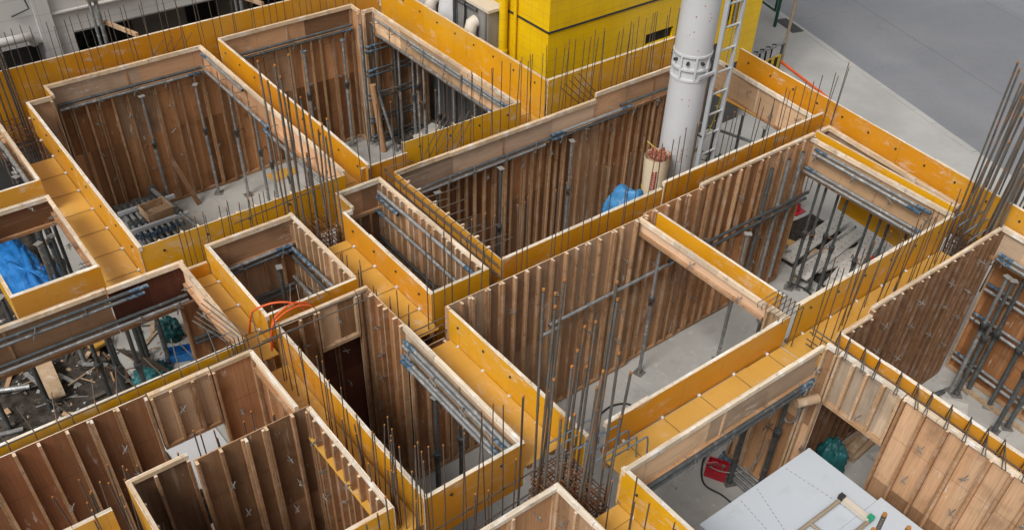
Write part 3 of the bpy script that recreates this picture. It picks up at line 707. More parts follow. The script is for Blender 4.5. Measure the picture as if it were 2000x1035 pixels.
pipe('blue painted pipe along the studs of '+RN['R5'], (-2.30, -1.74, -.40), (-1.15, -1.74, -.34), 'a', 'pipe', blue=.6)
pipe('second grey pipe along the studs of '+RN['R5'], (-2.40, -1.74, -.55), (-1.35, -1.74, -.52), '', 'pipe_dark')
pipe('third pipe deep along the studs of '+RN['R5'], (-2.4, -1.74, -.92), (-1.6, -1.74, -.92), 'b', 'pipe')
pair('low across the dark back wall of '+RN['R5'], (-2.36, -2.7, -1.0), (-2.36, -1.75, -1.0), mats=('pipe_dark', 'pipe_dark'))
pair('across the lower wall by the teal sacks', (-2.38, -3.2, -1.25), (-2.38, -2.45, -1.25), ends=('b', 'b'), mats=('pipe_dark', 'pipe_dark'))
pair('low across the lower wall by the teal sacks', (-2.38, -3.2, -1.9), (-2.38, -2.45, -1.9), ends=('b', 'b'), mats=('pipe_dark', 'pipe_dark'))
pipe('long pale pipe across the studs of '+RN['R7'], (.29, .40, -.96), (.29, 2.60, -.93), '', 'pipe')
pipe('short pale offcut pipe under the long studs pipe', (.33, .25, -1.03), (.33, .55, -1.03), '', 'pipe')
pipe('long dark pipe across the studs of '+RN['R8'], (.29, 2.50, -.88), (.29, 5.46, -.88), '', 'pipe_dark')
pipe('second dark pipe across the studs of '+RN['R8'], (.31, 3.1, -.98), (.31, 5.40, -.955), '', 'pipe_dark')
for i, (v, zt, zb, mt) in enumerate(((4.42, -.12, -2.0, 'pipe_dark'), (4.78, -.1, -2.3, 'pipe'), (5.08, -.08, -2.35, 'pipe'))):
    pipe('%s upright grey pipe standing against the studs of the planks room' % ('left', 'middle', 'right')[i], (.26, v, zb), (.26, v, zt), '', mt, .03)
pair('high on the pale band of '+RN['R8'], (.30, 5.30, -.09), (2.25, 5.255, -.09), gap=(0, -.02, -.06), ends=('ab', 'b'), mats=('pipe', 'pipe'), off=(0, .12))
pair('low on the pale band of '+RN['R8'], (.22, 5.30, -.42), (2.30, 5.255, -.42), gap=(0, -.02, -.06), ends=('ab', ''), mats=('pipe', 'pipe'), off=(0, .1))
pipe('pipe with a blue end lying in the wedge pocket', (.2, 5.72, -.12), (1.1, 5.65, -.12), 'a', 'pipe_dark')
pair('under the back band of '+RN['R9'], (3.22, -1.0, -.34), (3.22, 1.72, -.34), ends=('b', 'ab'), mats=('pipe_dark', 'pipe_dark'))
pair('on the band of '+RN['R10'], (3.15, 5.56, -.33), (5.2, 5.40, -.33), ends=('a', 'a'))
for i, z in enumerate((-.98, -1.5, -2.25)):
    pair('%s from the top on the lower wall of the right room' % ORD[i], (3.10, 5.83, z), (5.6, 5.60, z), gap=(0, -.01, -.09), ends=('a', ''), mats=('pipe', 'pipe'))
pair('high on the cream band of '+RN['R11'], (.28, -1.70, -.11), (2.18, -1.70, -.11), gap=(0, -.015, -.065), ends=('a', 'b'))
pair('low on the cream band of '+RN['R11'], (.22, -1.70, -.38), (2.10, -1.70, -.38), gap=(0, -.015, -.065), ends=('ab', 'a'))
pair('on the cream band of '+RN['R12'], (-6.8, -4.0, -.22), (-5.15, -4.0, -.22), ends=('b', 'b'))
pair('high on the back band of '+RN['R14'], (-2.22, -6.3, -.09), (-2.22, -3.58, -.09), ends=('b', 'b'), mats=('pipe_dark', 'pipe'), off=(0, .06))
pair('low on the back band of '+RN['R14'], (-2.22, -6.3, -.42), (-2.22, -3.18, -.42), ends=('', ''), mats=('pipe_dark', 'pipe'), names=('dirty', 'rusty'))
for i in range(4): pipe('%s grey pipe of the bundle lying by the red crate' % ORD[i], (2.25+.02*i, 1.93-.075*i, FLOOR+.03), (3.15+.05*i, 1.90-.085*i, FLOOR+.03), 'a', 'pipe')
pipe('dark pipe with blue flange lying on the floor at right', (3.12, 4.2, FLOOR+.05), (3.36, 5.35, FLOOR+.05), '', 'pipe_dark', .035)
pipe('plastic grey tube lying on the soil at far left', (-4.42, -5.5, -2.5), (-4.22, -5.05, -2.5), '', 'pipe', .04)
pipe('blue grey tube leaning over the steel planks', (1.05, 5.75, -1.2), (.45, 5.62, -2.2), '', 'pipe', .02)

# ------------------------------------------------------------------ shoring props
def prop_parts(h, dark, r=.03):
    """meshes of a prop of total height h"""
    hc = h*(.52 if dark else .60)
    base = MB().box(-.075, .075, -.075, .075, 0, .008, 'zinc').mesh('base_plate')
    outer = MB().tube([(0, 0, .008), (0, 0, hc)], r, 'pipe_dark' if dark else 'pipe', 12).mesh('outer_tube')
    inner = MB().tube([(0, 0, hc), (0, 0, h-.008)], r*.78, 'pipe' if not dark else 'pipe_dark', 12).mesh('inner_tube')
    col = MB().tube([(0, 0, hc-.09), (0, 0, hc-.02), (0, 0, hc-.019), (0, 0, hc+.05)], r, 'pipe_dark', 12, True, [r*1.25, r*1.25, r*1.6, r*1.6])
    col.tube([(r*1.5, 0, hc), (r*1.5+.1, 0, hc+.03), (r*1.5+.12, 0, hc-.06)], .008, 'rust', 6)
    head = MB().box(-.05, .05, -.04, .04, h-.008, h, 'blue' if h in (2.12, 1.0) else 'greymetal').mesh('head_plate')
    return base, outer, inner, col.mesh('collar'), head
def prop(label, u, v, h=2.18, dark=True, r=.03, z=FLOOR, lean=(0, 0)):
    key = ('prop', round(h, 2), dark, r)
    ms = cached(key, lambda: prop_parts(h, dark, r))
    t = thing('shoring_prop', label, 'shoring prop', (u, v, z), 0, 'steel shoring props')
    t.rotation_euler = (lean[0], lean[1], random.uniform(0, 6))
    for n, me in zip(('base_plate', 'outer_tube', 'inner_tube', 'collar', 'head_plate'), ms): put(n, me, t)
    return t
def props(where, pts, **kw):
    pts = sorted(pts, key=lambda p: screen_x((p[0], p[1], -1.5)))
    for i, p in enumerate(pts):
        lab = ('%s steel prop from the left %s' % (ORD[i], where)) if len(pts) > 1 else 'single steel prop '+where
        k = dict(kw)
        if len(p) > 2: k.update(p[2])
        prop(lab, p[0], p[1], **k)
props('along the walls of '+RN['R1'], [(-7.38, -1.75, dict(h=2.14)), (-7.36, -.87), (-7.0, -.47), (-6.2, -.42), (-5.75, -.44), (-5.2, -.40), (-4.4, -.45)], h=2.1, dark=False, r=.026)
props('along the back wall of '+RN['R2'], [(-7.42, 1.15), (-7.44, 1.93)], h=2.12, dark=False)
props('under the right band in '+RN['R2'], [(-6.76, 2.66), (-7.0, 2.72, dict(dark=True)), (-6.6, 2.95), (-6.3, 2.66), (-5.95, 2.66), (-6.5, 3.3, dict(dark=True)), (-5.47, 2.66), (-5.6, 2.85, dict(dark=True)), (-5.03, 2.66), (-4.9, 2.8, dict(dark=True)), (-4.42, 2.66), (-3.96, 2.66)], h=2.15, dark=False, r=.027)
props('against the brown studs of '+RN['R3'], [(-2.32, 2.95), (-2.32, 1.6, dict(dark=True)), (-2.32, .5, dict(dark=True))], h=2.2, dark=False, r=.026)
props('near the ladder end of '+RN['R3'], [(-1.9, 5.75), (-1.5, 5.9), (-1.0, 5.85)], h=2.1)
props('on the bare floor of '+RN['R7'], [(.46, 2.08), (.95, 3.2)], h=2.3, dark=False, r=.027)
props('in '+RN['R8'], [(.45, 5.43), (.52, 5.53), (.68, 5.65), (.93, 5.48), (1.34, 5.50), (1.50, 5.51), (1.60, 5.59), (1.94, 5.49)], h=2.04, r=.027)
props('in '+RN['R9'], [(2.64, 1.62), (2.95, 1.84), (2.1, 2.2)], h=2.1, r=.034)
props('in '+RN['R10'], [(3.40, 5.50, dict(dark=False)), (3.49, 5.49), (3.54, 5.70), (4.21, 5.29), (4.28, 5.50), (3.9, 5.66)], h=2.1, r=.034)
props('under the cream band of '+RN['R11'], [(.80, -1.66, dict(h=2.05)), (.75, -1.28)], h=2.0, r=.034)
props('on the soil and slab of '+RN['R14'], [(-3.72, -3.96), (-3.66, -3.62), (-3.68, -3.3), (-3.55, -2.95), (-3.73, -4.95), (-3.65, -5.5), (-3.0, -4.28), (-2.8, -4.12), (-2.7, -3.88), (-4.0, -3.5), (-2.9, -2.9), (-4.72, -4.05, dict(h=1.95))], h=2.0, r=.034)
props('beside the blue tarp', [(-4.42, -4.27, dict(dark=False)), (-4.9, -4.15), (-5.3, -3.98), (-4.8, -3.97), (-5.9, -3.95), (-6.3, -4.0)], h=2.1, r=.034)
props('deep in '+RN['R5'], [(-2.2, -2.0)], h=2.1, r=.034)
props('at the far end of '+RN['R12'], [(-6.0, -4.05), (-5.3, -4.1)], h=2.2)

# ------------------------------------------------------------------ reinforcement
def rebar_mesh(z0, z1, r, mat, ribbed=False, bend=.012, seed=0, n=6):
    rn = random.Random(seed); mb = MB(); h = z1-z0
    if ribbed:
        pts = []; rs = []; z = 0.; k = 0
        bx, by = rn.uniform(-bend, bend), rn.uniform(-bend, bend)
        zr = h-1.5
        def P(z): t = z/h; return (bx*t*t, by*t*t, z)
        pts.append(P(0)); rs.append(r)
        z = max(0.01, zr)
        while z < h-.03:
            pts += [P(z), P(z+.010), P(z+.011), P(z+.021)]; rs += [r*.92, r*.92, r*1.12, r*1.12]; z += .022
        mb.tube(pts, r, mat, 8, True, rs)
        mb.tube([P(h-.022), P(h)], r*1.03, 'tip', 8)
    else:
        bx, by = rn.uniform(-bend, bend), rn.uniform(-bend, bend)
        pts = [(bx*(t/4)**2, by*(t/4)**2, h*t/4) for t in range(5)]
        mb.tube(pts, r, mat, n)
        p = Vector(pts[-1]); mb.tube([p, p+Vector((0, 0, .012))], r*1.15, 'tip', n)
    return mb.mesh('rebar')
NREB = [0]
def rebars(label, pts, z1, z0=-1.2, r=.0075, mat='rebar', group=None, jit=.03, lean=.02, ribbed=False, name='rebar', bend=.02):
    ms = [rebar_mesh(z0, z1, r, mat, ribbed, bend, i+len(pts)) for i in range(3)]
    for i, p in enumerate(pts):
        u, v = p[0], p[1]; dz = p[2] if len(p) > 2 else 0.
        o = put(name, ms[i % 3], None, (u, v, z0+dz+random.uniform(-jit, jit)), (random.gauss(0, lean), random.gauss(0, lean), random.uniform(0, 6)))
        tag(o, label, 'rebar', group or label); NREB[0] += 1
def row(a, b, sp, off=(0, 0), dbl=None, jit=.03):
    a = Vector(a); b = Vector(b); n = max(1, round((b-a).length/sp)); out = []
    for i in range(n+1):
        p = a.lerp(b, i/n)+Vector((random.uniform(-jit, jit), random.uniform(-jit, jit)))
        out.append(tuple(p))
        if dbl: out.append(tuple(p+Vector(dbl)))
    return out
rebars('thin upright rebar in the row along the orange panel before the white column', row((.02, -.35), (.02, 6.0), .21, jit=.045, dbl=None)+row((-.02, .1), (-.02, 6.0), .60, jit=.06), .86, r=.0061)
rebars('thin upright rebar in the row before the yellow outer wall at top left', row((-7.70, -3.3), (-7.70, 2.3), .28, dbl=(.02, .085), jit=.02), .84, r=.0059)
rebars('thin upright rebar in the row before the yellow tiled building', row((-2.82, 2.45), (-2.82, 5.3), .22, dbl=(.06, .07), jit=.03), .88, r=.0059)
rebars('thin upright rebar in the row before the stained orange back room panel', row((-2.78, -.4), (-2.78, 2.3), .22, dbl=(.05, .06), jit=.03), .90, r=.0059)
rebars('thin upright rebar in the row over the beam before the planks room', row((2.78, 2.3), (2.78, 5.35), .17, jit=.04)+row((2.68, 2.5), (2.68, 5.3), .30, jit=.06), .60, r=.0061)
rebars('thin upright rebar in the row below the stacked props room', row((-2.62, -3.0), (-2.62, -1.85), .17, dbl=(.06, .05), jit=.02), .34, r=.0059)
rebars('thin upright rebar in the row before the deep orange shaft panel', row((2.48, -2.9), (2.48, -1.62), .115, jit=.04)+[], .90, r=.0061)
rebars('thin upright rebar in the row over the stained pinkish beam', row((-.3, -2.9), (2.1, -2.9), .14, jit=.06), .48, r=.0061, jit=.15)
rebars('thin upright rebar in the clump at the front corner of the tall shaft', row((1.9, -2.9), (2.45, -2.86), .07, jit=.05), .75, r=.0061, jit=.15)
rebars('thin upright rebar in the row in front of the pale opening', row((.18, -5.2), (.18, -3.3), .26, jit=.05, dbl=(.03, .05)), -.28, -2.5, r=.008, jit=.12)
rebars('thin bar in the clump at the left of the dark stud room', row((.52, -5.22), (1.25, -5.0), .085, jit=.07)+row((.3, -5.1), (.5, -4.92), .05, jit=.06), .05, -2.4, r=.007, jit=.22, lean=.05)
rebars('short rebar stub along the sunlit beam bottom', row((-1.9, -1.52), (.1, -1.5), .13, jit=.05), .05, r=.0061, jit=.12)
rebars('tall thin bar at the left end of the orange shaft end panel', [(.02, -1.22), (.03, -1.12), (.02, -1.0), (.06, -.9), (.03, -.7), (.05, -.55)], .95, r=.0075)
rebars('thin bar in front of the bottom edge room', [(2.62, -2.5), (2.66, -2.3), (2.63, -2.0), (3.3, -1.4), (3.5, -1.3), (3.42, -1.2), (3.7, -1.35), (3.9, -1.2), (3.9, -1.45)], .20, r=.0075, jit=.15)
rebars('thin bar in front of the patched yellow stud wall', row((1.2, -2.93), (2.6, -2.95), .16, jit=.05), .30, r=.007, jit=.2)
rebars('thin bar inside the dark stud room near its right wall', [(2.45, -3.3), (2.5, -3.42), (2.42, -3.2), (2.46, -3.5)], .35, r=.008, jit=.1)
# thick column bars
def ring(u0, u1, v0, v1, nu, nv, jit=.035):
    out = []
    for i in range(nu+1):
        for vv in (v0, v1): out.append((u0+(u1-u0)*i/nu, vv))
    for j in range(1, nv):
        for uu in (u0, u1): out.append((uu, v0+(v1-v0)*j/nv))
    return [(a+random.uniform(-jit, jit), b+random.uniform(-jit, jit)) for a, b in out]
def column(label, quad, n, heights, r=.0155, mat='rebar_grey', z0=-1.2, lean=.012):
    pts = ring(*quad, *n); g = label
    groups = {}
    for i, p in enumerate(pts): groups.setdefault(heights[i % len(heights)], []).append(p)
    for h, ps in groups.items(): rebars(label, ps, h, z0, r, mat, g, .05, lean, True, 'column_rebar')
column('thick ribbed column bar with orange tip before the centre room', (2.36, 3.0, -1.56, -1.11), (6, 4), (2.0, 1.35, 1.8, .9, 1.1, 1.55, .7), .0125, lean=.018)
column('thick ribbed column bar leaning before the road at right', (2.50, 3.0, 5.48, 6.08), (6, 5), (2.0, 1.55, 1.85, 1.2, 1.7, .9, 1.95), .0125, lean=.02)
column('thick ribbed column bar leaning before the road at right', (2.58, 2.92, 5.60, 5.98), (3, 3), (1.3, 1.75, 1.05, 1.9, 1.5), .0125, lean=.02)
column('thick column bar with orange tip between the centre left boxes', (-2.74, -2.13, -1.56, -1.11), (4, 3), (1.95, 1.3, 1.75, 1.0), .0120)
column('thick column bar in the far left corner before the white building', (-7.75, -7.2, -3.95, -3.50), (3, 3), (1.6, 1.9, 1.35, 2.2), .0145, 'rebar')
rebars('thick ribbed bar standing at the bottom right before the blue boards', [(5.34, -1.0), (5.37, -.88), (5.50, -.86), (5.62, -1.0), (5.66, -1.3)], 1.56, -1.2, .0165, 'rebar_grey', None, .02, .008, True, 'column_rebar')
# hoops and cages
def hoop(label, quad, z, r=.006, mat='rust', group=None, cross=2):
    u0, u1, v0, v1 = quad; mb = MB(); w_, d_ = u1-u0, v1-v0
    j = lambda: random.uniform(-.015, .015)
    c = [(0+j(), 0+j(), j()), (w_+j(), 0+j(), j()), (w_+j(), d_+j(), j()), (0+j(), d_+j(), j())]
    mb.tube(c+[c[0]], r, mat, 6)
    for k in range(cross):
        t = (k+1)/(cross+1)
        mb.tube([(w_*t+j(), -.04, .012), (w_*t+j(), d_+.04, .012)], r, mat, 6); mb.tube([(-.04, d_*t+j(), .024), (w_+.04, d_*t+j(), .024)], r, mat, 6)
    solo(mb, 'rebar_hoop', label, 'rebar hoop', group or label, (u0, v0, z))
for i in range(8): hoop('rusty lattice hoop at the foot of the bars before the centre room', (2.36, 3.0, -1.57, -1.10), -.44-.07*i, r=.0065, cross=4)
for i in range(6): hoop('rusty lattice hoop at the foot of the bars between the boxes', (-2.74, -2.13, -1.57, -1.10), -.35-.08*i, cross=3)
for i in range(5): hoop('rusty lattice hoop at the foot of the bars at right', (2.5, 3.0, 5.48, 6.07), -.45-.08*i, cross=3)
for i in range(5): hoop('rusty lattice hoop at the foot of the far left bars', (-7.77, -7.18, -3.97, -3.48), -.5-.09*i, cross=2)
# blue grey hooked anchor bars at the central column
def bent(label, pts, r, mat, cat='bent bar', group=None, name='bent_bar', n=6):
    o = Vector(pts[0]); mb = MB(); mb.tube([Vector(p)-o for p in pts], r, mat, 8)
    return solo(mb, name, label, cat, group or label, o)
for i, (u, v) in enumerate(((2.42, -.86), (2.47, -.80), (2.56, -.74), (2.64, -.68), (2.72, -.62), (2.80, -.58), (2.92, -.56))):
    z = -.02-.05*(i % 3)
    bent('blue grey hooked anchor bar beside the central column bars', bez([(u, v-.55, z), (u, v-.2, z), (u, v-.04, z), (u, v, z-.05), (u+.02, v+.01, z-.3)], 5), .009, 'bluebar')
for i in range(5):
    u = 2.55+.1*i; bent('blue grey hooked bar at the right hand column', bez([(u, 5.25, .0-.06*i), (u, 5.6, .02-.06*i), (u+.02, 5.9, .03-.06*i)], 4), .011, 'bluebar')
# long horizontal bars
def hbar(label, p, q, r=.0075, mat='rebar'): return bent(label, [p, (Vector(p)+Vector(q))/2+Vector((0, 0, -.006)), q], r, mat, 'rebar', 'long horizontal bars', 'horizontal_rebar')
hbar('long horizontal bar crossing in front of the orange shaft panel', (2.45, -2.95, -.28), (2.44, -1.05, -.26), .008)
hbar('second horizontal bar low before the orange shaft panel', (2.52, -2.95, -.52), (2.50, -1.6, -.5), .008)
hbar('upper long bar over the orange strip of the soil room', (-.54, -6.5, .03), (-.55, -2.6, .06))
hbar('lower long bar over the orange strip of the soil room', (-.51, -6.5, -.05), (-.51, -2.5, -.04))
hbar('third long bar over the orange strip of the soil room', (-.56, -6.5, -.10), (-.56, -2.5, -.10))
hbar('bar crossing the stained pinkish beam start', (-.50, -3.0, .12), (-.46, -1.7, .10))
hbar('second bar crossing the stained pinkish beam start', (-.47, -3.0, .02), (-.45, -1.7, .0))
for i in range(3): hbar('%s dark bar crossing the cement spotted beam start' % ORD[i], (.10+.05*i, -1.62, -.22-.05*i), (.10+.05*i, -1.0, -.22-.05*i))
for i in range(4): hbar('%s bar lying in the slot beside the narrow shaft' % ORD[i], (-2.6, -.14+.03*(i % 2), .02-.07*i), (-.1, -.14+.03*(i % 2), .0-.07*i), .008)
for i in range(4): hbar('%s steel bar lying in the slot left of the right edge room' % ORD[i], (2.8, 2.07+.025*(i % 2), -.04-.09*i), (6.2, 2.07+.025*(i % 2), -.04-.09*i), .008)
hbar('bar lying before the stacked props room front panel', (-2.62, -2.3, .02), (-2.62, -1.1, .1))
# stirrups
for i in range(14):
    u = -2.5+i*.17+random.uniform(-.03, .03)
    bent('small wire hook sticking out over the narrow shaft slot', [(u, -.19, -.3), (u, -.19, .10), (u+.02, -.17, .13), (u+.02, .2+random.uniform(-.1, .15), .08+random.uniform(-.02, .08)), ], .006, 'rebar')
for i in range(15):
    u = 3.1+i*.2+random.uniform(-.05, .05); a = random.uniform(-.05, .05)
    bent('wire stirrup over the cream and yellow slot at right', [(u-.02, 2.12, -.35), (u, 2.12, .12), (u+.16+a, 1.84, .05), (u+.12+a, 1.86, .02), (u+.03, 2.08, .10), (u+.05, 2.07, -.35)], .006, 'rebar_grey')
for i in range(7):
    u = 2.26+i*.06
    bent('wire stirrup at the corner between centre room and planks room', [(u, 2.12, -.5), (u, 2.13, .10), (u-.02, 1.80, .06), (u-.01, 1.80, .0)], .006, 'rebar_grey')
for i in range(16):
    v = -6.2+i*.21+random.uniform(-.05, .05); k = random.uniform(-.12, .12)
    bent('bright bent tie bar rising over the soil room front strip', bez([(-.53, v, -.5), (-.53, v, .0), (-.55, v, .06), (-.66+random.uniform(-.05, .05), v-.03+k, .28+random.uniform(-.05, .06))], 4), .0065, 'rebar_grey')
for i in range(6):
    v = -3.35+i*.045
    bent('bright hooked bar over the corner of the soil room', bez([(-.55, v, -.45), (-.55, v, .08), (-.60, v-.02, .16), (-1.0-.04*i, v-.16, .20+.01*i)], 5), .0065, 'rebar_grey')
for i in range(5):
    bent('thin bar bent over the hose box front', [(-.78+.02*i, -2.5+.12*i, -.3), (-.78, -2.5+.12*i, .02), (-1.05+.05*i, -2.35+.05*i, .12)], .006, 'rebar_grey')
for i in range(6):
    bent('loose bar leaning across the stained orange back room panel', [(-2.80, .35+.12*i, -.5), (-2.86, .95+.12*i, .30)], .0065, 'rebar')
for i in range(5):
    bent('loose bar leaning across the rusty orange outer panel', [(-2.90, 3.15+.09*i, .15+.03*i), (-2.75, 3.55+.1*i, -.25)], .0065, 'rebar')
for i in range(4):
    bent('loose bar leaning across the yellow outer wall at top left', [(-7.72, -1.35+.16*i, -.1), (-7.74, -1.1+.16*i, .15)], .006, 'rebar')

# ------------------------------------------------------------------ white steel column and ladder
cl = thing('steel_column', 'tall white steel column pipe rising beside the ladder', 'steel column', (-1.45, 4.34, FLOOR))
R0 = .272
MB().tube([(0, 0, .02), (0, 0, 3.26)], R0, 'white', 48).build('lower_shaft', cl)
mb = MB(); mb.tube([(0, 0, 3.62), (0, 0, 7.2)], R0, 'white', 48); mb.build('upper_shaft', cl)
mb = MB(); mb.tube([(0, 0, 3.26), (0, 0, 3.62)], R0*.93, 'white', 48)
mb.build('joint_core', cl)
for z in (3.24, 3.40, 3.60):
    MB().tube([(0, 0, z), (0, 0, z+.03)], R0+.012, 'white', 48).build('flange', cl)
for k in range(8):
    a = k*math.pi/4+.2; tf = Matrix.Rotation(a, 4, 'Z')
    f = MB().box(R0*.9, R0+.015, -.012, .012, 3.27, 3.60, 'white', tf=tf).build('rib', cl)
for k in range(8):
    a = k*math.pi/4+.55; c, s_ = math.cos(a), math.sin(a)
    MB().tube([(c*R0*.9, s_*R0*.9, 3.52), (c*(R0+.03), s_*(R0+.03), 3.52)], .024, 'plug', 8).build('bolt', cl)
MB().tube([(0, 0, 0), (0, 0, .03)], .42, 'white', 32).build('base_plate', cl)
mb = MB()
for i in range(30):
    a = random.choice((-.62, -.25, -.95, -1.25))+random.uniform(-.08, .08); z = random.choice((random.uniform(2.0, 3.1), random.uniform(1.2, 2.2), random.uniform(3.7, 4.4)))
    c, s_ = math.cos(a), math.sin(a); p = Vector((c*R0, s_*R0, z)); n_ = Vector((c, s_, 0)); t_ = Vector((-s_, c, 0)); q = random.uniform(.004, .009)
    mb.box(-q, q, -.002, .0015, -q*1.2, q*1.2, 'tip', tf=Matrix.Translation(p) @ Matrix((t_, n_, Vector((0, 0, 1)))).transposed().to_4x4())
for i in range(7):
    a = -.55; z = 1.95+i*.035; c, s_ = math.cos(a), math.sin(a); p = Vector((c*R0, s_*R0, z)); n_ = Vector((c, s_, 0)); t_ = Vector((-s_, c, 0))
    for k in range(3):
        tf = Matrix.Translation(p+Vector((0, 0, random.uniform(-.008, .008)))+t_*(k-1)*.012) @ Matrix((t_, n_, Vector((0, 0, 1)))).transposed().to_4x4()
        mb.box(-.004, .004, -.002, .0015, -.009, .009, 'tip', tf=tf)
mb.build('paint_mark', cl)
ld = thing('ladder', 'white aluminium ladder standing beside the tall white column', 'ladder', (-1.15, 4.70, FLOOR), 0)
for s_ in (-1, 1):
    MB().box(-.035, .035, s_*.17-.014, s_*.17+.014, 0, 7.0, 'alu').build('rail', ld)
    MB().box(-.045, .045, s_*.17-.022, s_*.17+.022, -.0, .06, 'rubber').build('foot', ld)
rm = MB().tube([(0, -.156, 0), (0, .156, 0)], .017, 'alu', 10).mesh('rung')
for i in range(20): put('rung', rm, ld, (0, 0, .3+i*.335))
mb = MB(); mb.box(-.02, .02, -.5, -.185, 3.32, 3.36, 'alu'); mb.build('stay_bar', ld)
for s_ in (-1, 1):
    for z in (2.3, 3.3):
        MB().tube([(.0, s_*.185, z), (-.10, s_*.185, z)], .016, 'plug', 8).build('bolt', ld)
solo(MB().tube(bez([(0, 0, 1.1), (-.1, .03, .4), (-.25, .10, -.3), (-.5, .0, -.95), (-.85, -.15, -1.0), (-1.1, -.35, -.8)], 10), .010, 'rope', 6), 'rope', 'yellow rope hanging down the white column from the ladder', 'rope', None, (-1.12, 4.86, -.1))

# ------------------------------------------------------------------ buildings and street
yb = thing('tiled_building', 'bright yellow tiled building with a dark line behind the formwork', 'building', (-3.9, 3.72, -2.75))
def wallbox(name, par, x0, x1, y0, y1, z0, z1, m):
    px_, py_, pz_ = par.location
    return MB().box(x0-px_, x1-px_, y0-py_, y1-py_, z0-pz_, z1-pz_, m).build(name, par)
wallbox('side_wall', yb, -20, -3.9, 3.72, 4.0, -.75, 6, 'tiles')
def front(y0, y1, z0, z1): return wallbox('front_wall', yb, -4.2, -3.9-.0001*random.random(), y0, y1, z0, z1, 'tiles')
front(4.0, 5.95, -.75, 6); front(5.95, 6.62, -.75, -.30); front(5.95, 6.62, -.10, 6); front(6.62, 8.02, -.75, 6); front(8.02, 8.50, -1.6, -.55); front(8.02, 8.50, 1.0, 6); front(8.50, 9.02, -1.3, 6)
wallbox('plinth', yb, -4.2, -3.92, 6.62, 9.0, -2.75, -1.32, 'dark_grey'); wallbox('plinth', yb, -4.2, -3.92, 6.62, 8.02, -1.31, -.752, 'dark_grey')
wallbox('recess_dark_fill', yb, -4.6, -3.95, 5.951, 6.619, -.299, -.101, 'black')  # black block fills the slot, shade inside it painted as flat colour
wn = wallbox('window', yb, -4.35, -4.22, 8.0, 8.52, -.56, 1.02, 'dark_grey')
wallbox('pane', yb, -4.21, -4.20, 8.1, 8.42, .02, .38, 'white')
for k in range(4): wallbox('window_bar', yb, -3.93, -3.90, 8.06+.11*k, 8.085+.11*k, -1.5, .98, 'barrier_y' if k % 2 else 'greymetal')
wallbox('far_wall', yb, -20, -4.21, 8.8, 9.0, -2.75, 6, 'tiles')
wallbox('plinth', yb, -20, -3.95, 3.76, 6.6, -2.75, -.752, 'dark_grey')
wallbox('dark_band', yb, -3.90, -3.885, 3.705, 9.03, .47, .50, 'plug'); wallbox('dark_band', yb, -20, -3.886, 3.705, 3.72, .47, .50, 'plug')
wallbox('roof', yb, -20.1, -3.8, 3.6, 9.1, 6, 6.2, 'dark_grey')
dp = MB(); dp.tube([(0, 0, 0), (0, 0, 9)], .075, 'tiles', 14)
for z in (1.0, 2.55, 4.1): dp.tube([(0, 0, z), (0, 0, z+.05)], .088, 'barrier_y', 14)
o = dp.build('downpipe', yb, (-1.05, -.1, 0))
mb = MB(); mb.tube([(0, 0, 0), (0, 0, 9)], .03, 'tiles', 8); mb.build('downpipe', yb, (-.80, -.05, 0))
mb = MB(); mb.tube([(0, 0, 0), (0, 0, 1.2), (-.3, 0, 1.6)], .03, 'white', 8); mb.build('vent_pipe', yb, (-1.18, -.12, 3.45))
du = thing('duct_unit', 'long grey and beige duct box beside the yellow wall', 'duct', (-5.2, 3.36, -2.75))
MB().box(-4.2, .18, .0, .28, 2.0, 3.25, 'greymetal').build('body', du)
MB().box(-4.3, .22, -.03, .31, 3.252, 3.30, 'beige').build('lid', du)
for x in (-.15, -1.35, -2.6): MB().tube([(x, -.01, 3.0), (x, -.09, 2.98), (x, -.13, 2.85), (x, -.13, 2.5)], .11, 'beige', 12).build('outlet_hood', du)
for x in (.10, -1.0): MB().box(x, x+.05, -.012, -.001, 2.0, 3.25, 'zinc').build('side_strip', du)
ds = thing('dust_sheet', 'crumpled pale dust sheet hung behind the tall yellow panel', 'dust sheet', (-9.5, 3.3, -.45))
mb = MB(); vs = []; fs = []
for j in range(16):
    for i in range(40): vs.append((i*.1, .10*NZ.noise((i*.22, j*.15, 2.))+.1*math.sin(i*.9), j*.09))
for j in range(15):
    for i in range(39): a = j*40+i; fs.append((a, a+1, a+41, a+40))
mb.add(vs, fs, 'sheetplastic', True); mb.add([(x, y+.015, z) for x, y, z in vs], [f[::-1] for f in fs], 'sheetplastic', True); mb.build('sheet', ds)
sc_ = thing('scaffold', 'grey tube scaffold standing behind the tall yellow panel', 'scaffold', (-7.5, 3.3, -2.75))
for x in (-1.6, 0, 1.6): MB().tube([(x, 0, 0), (x, 0, 5)], .03, 'pipe_dark', 10).build('upright', sc_)
for z in (3.2, 4.0): MB().tube([(-2, .03, z), (2.2, .03, z)], .027, 'pipe_dark', 10).build('ledger', sc_)
MB().tube([(0, -.05, 3.3), (.1, .6, 3.35)], .027, 'pipe_dark', 10).build('transom', sc_)
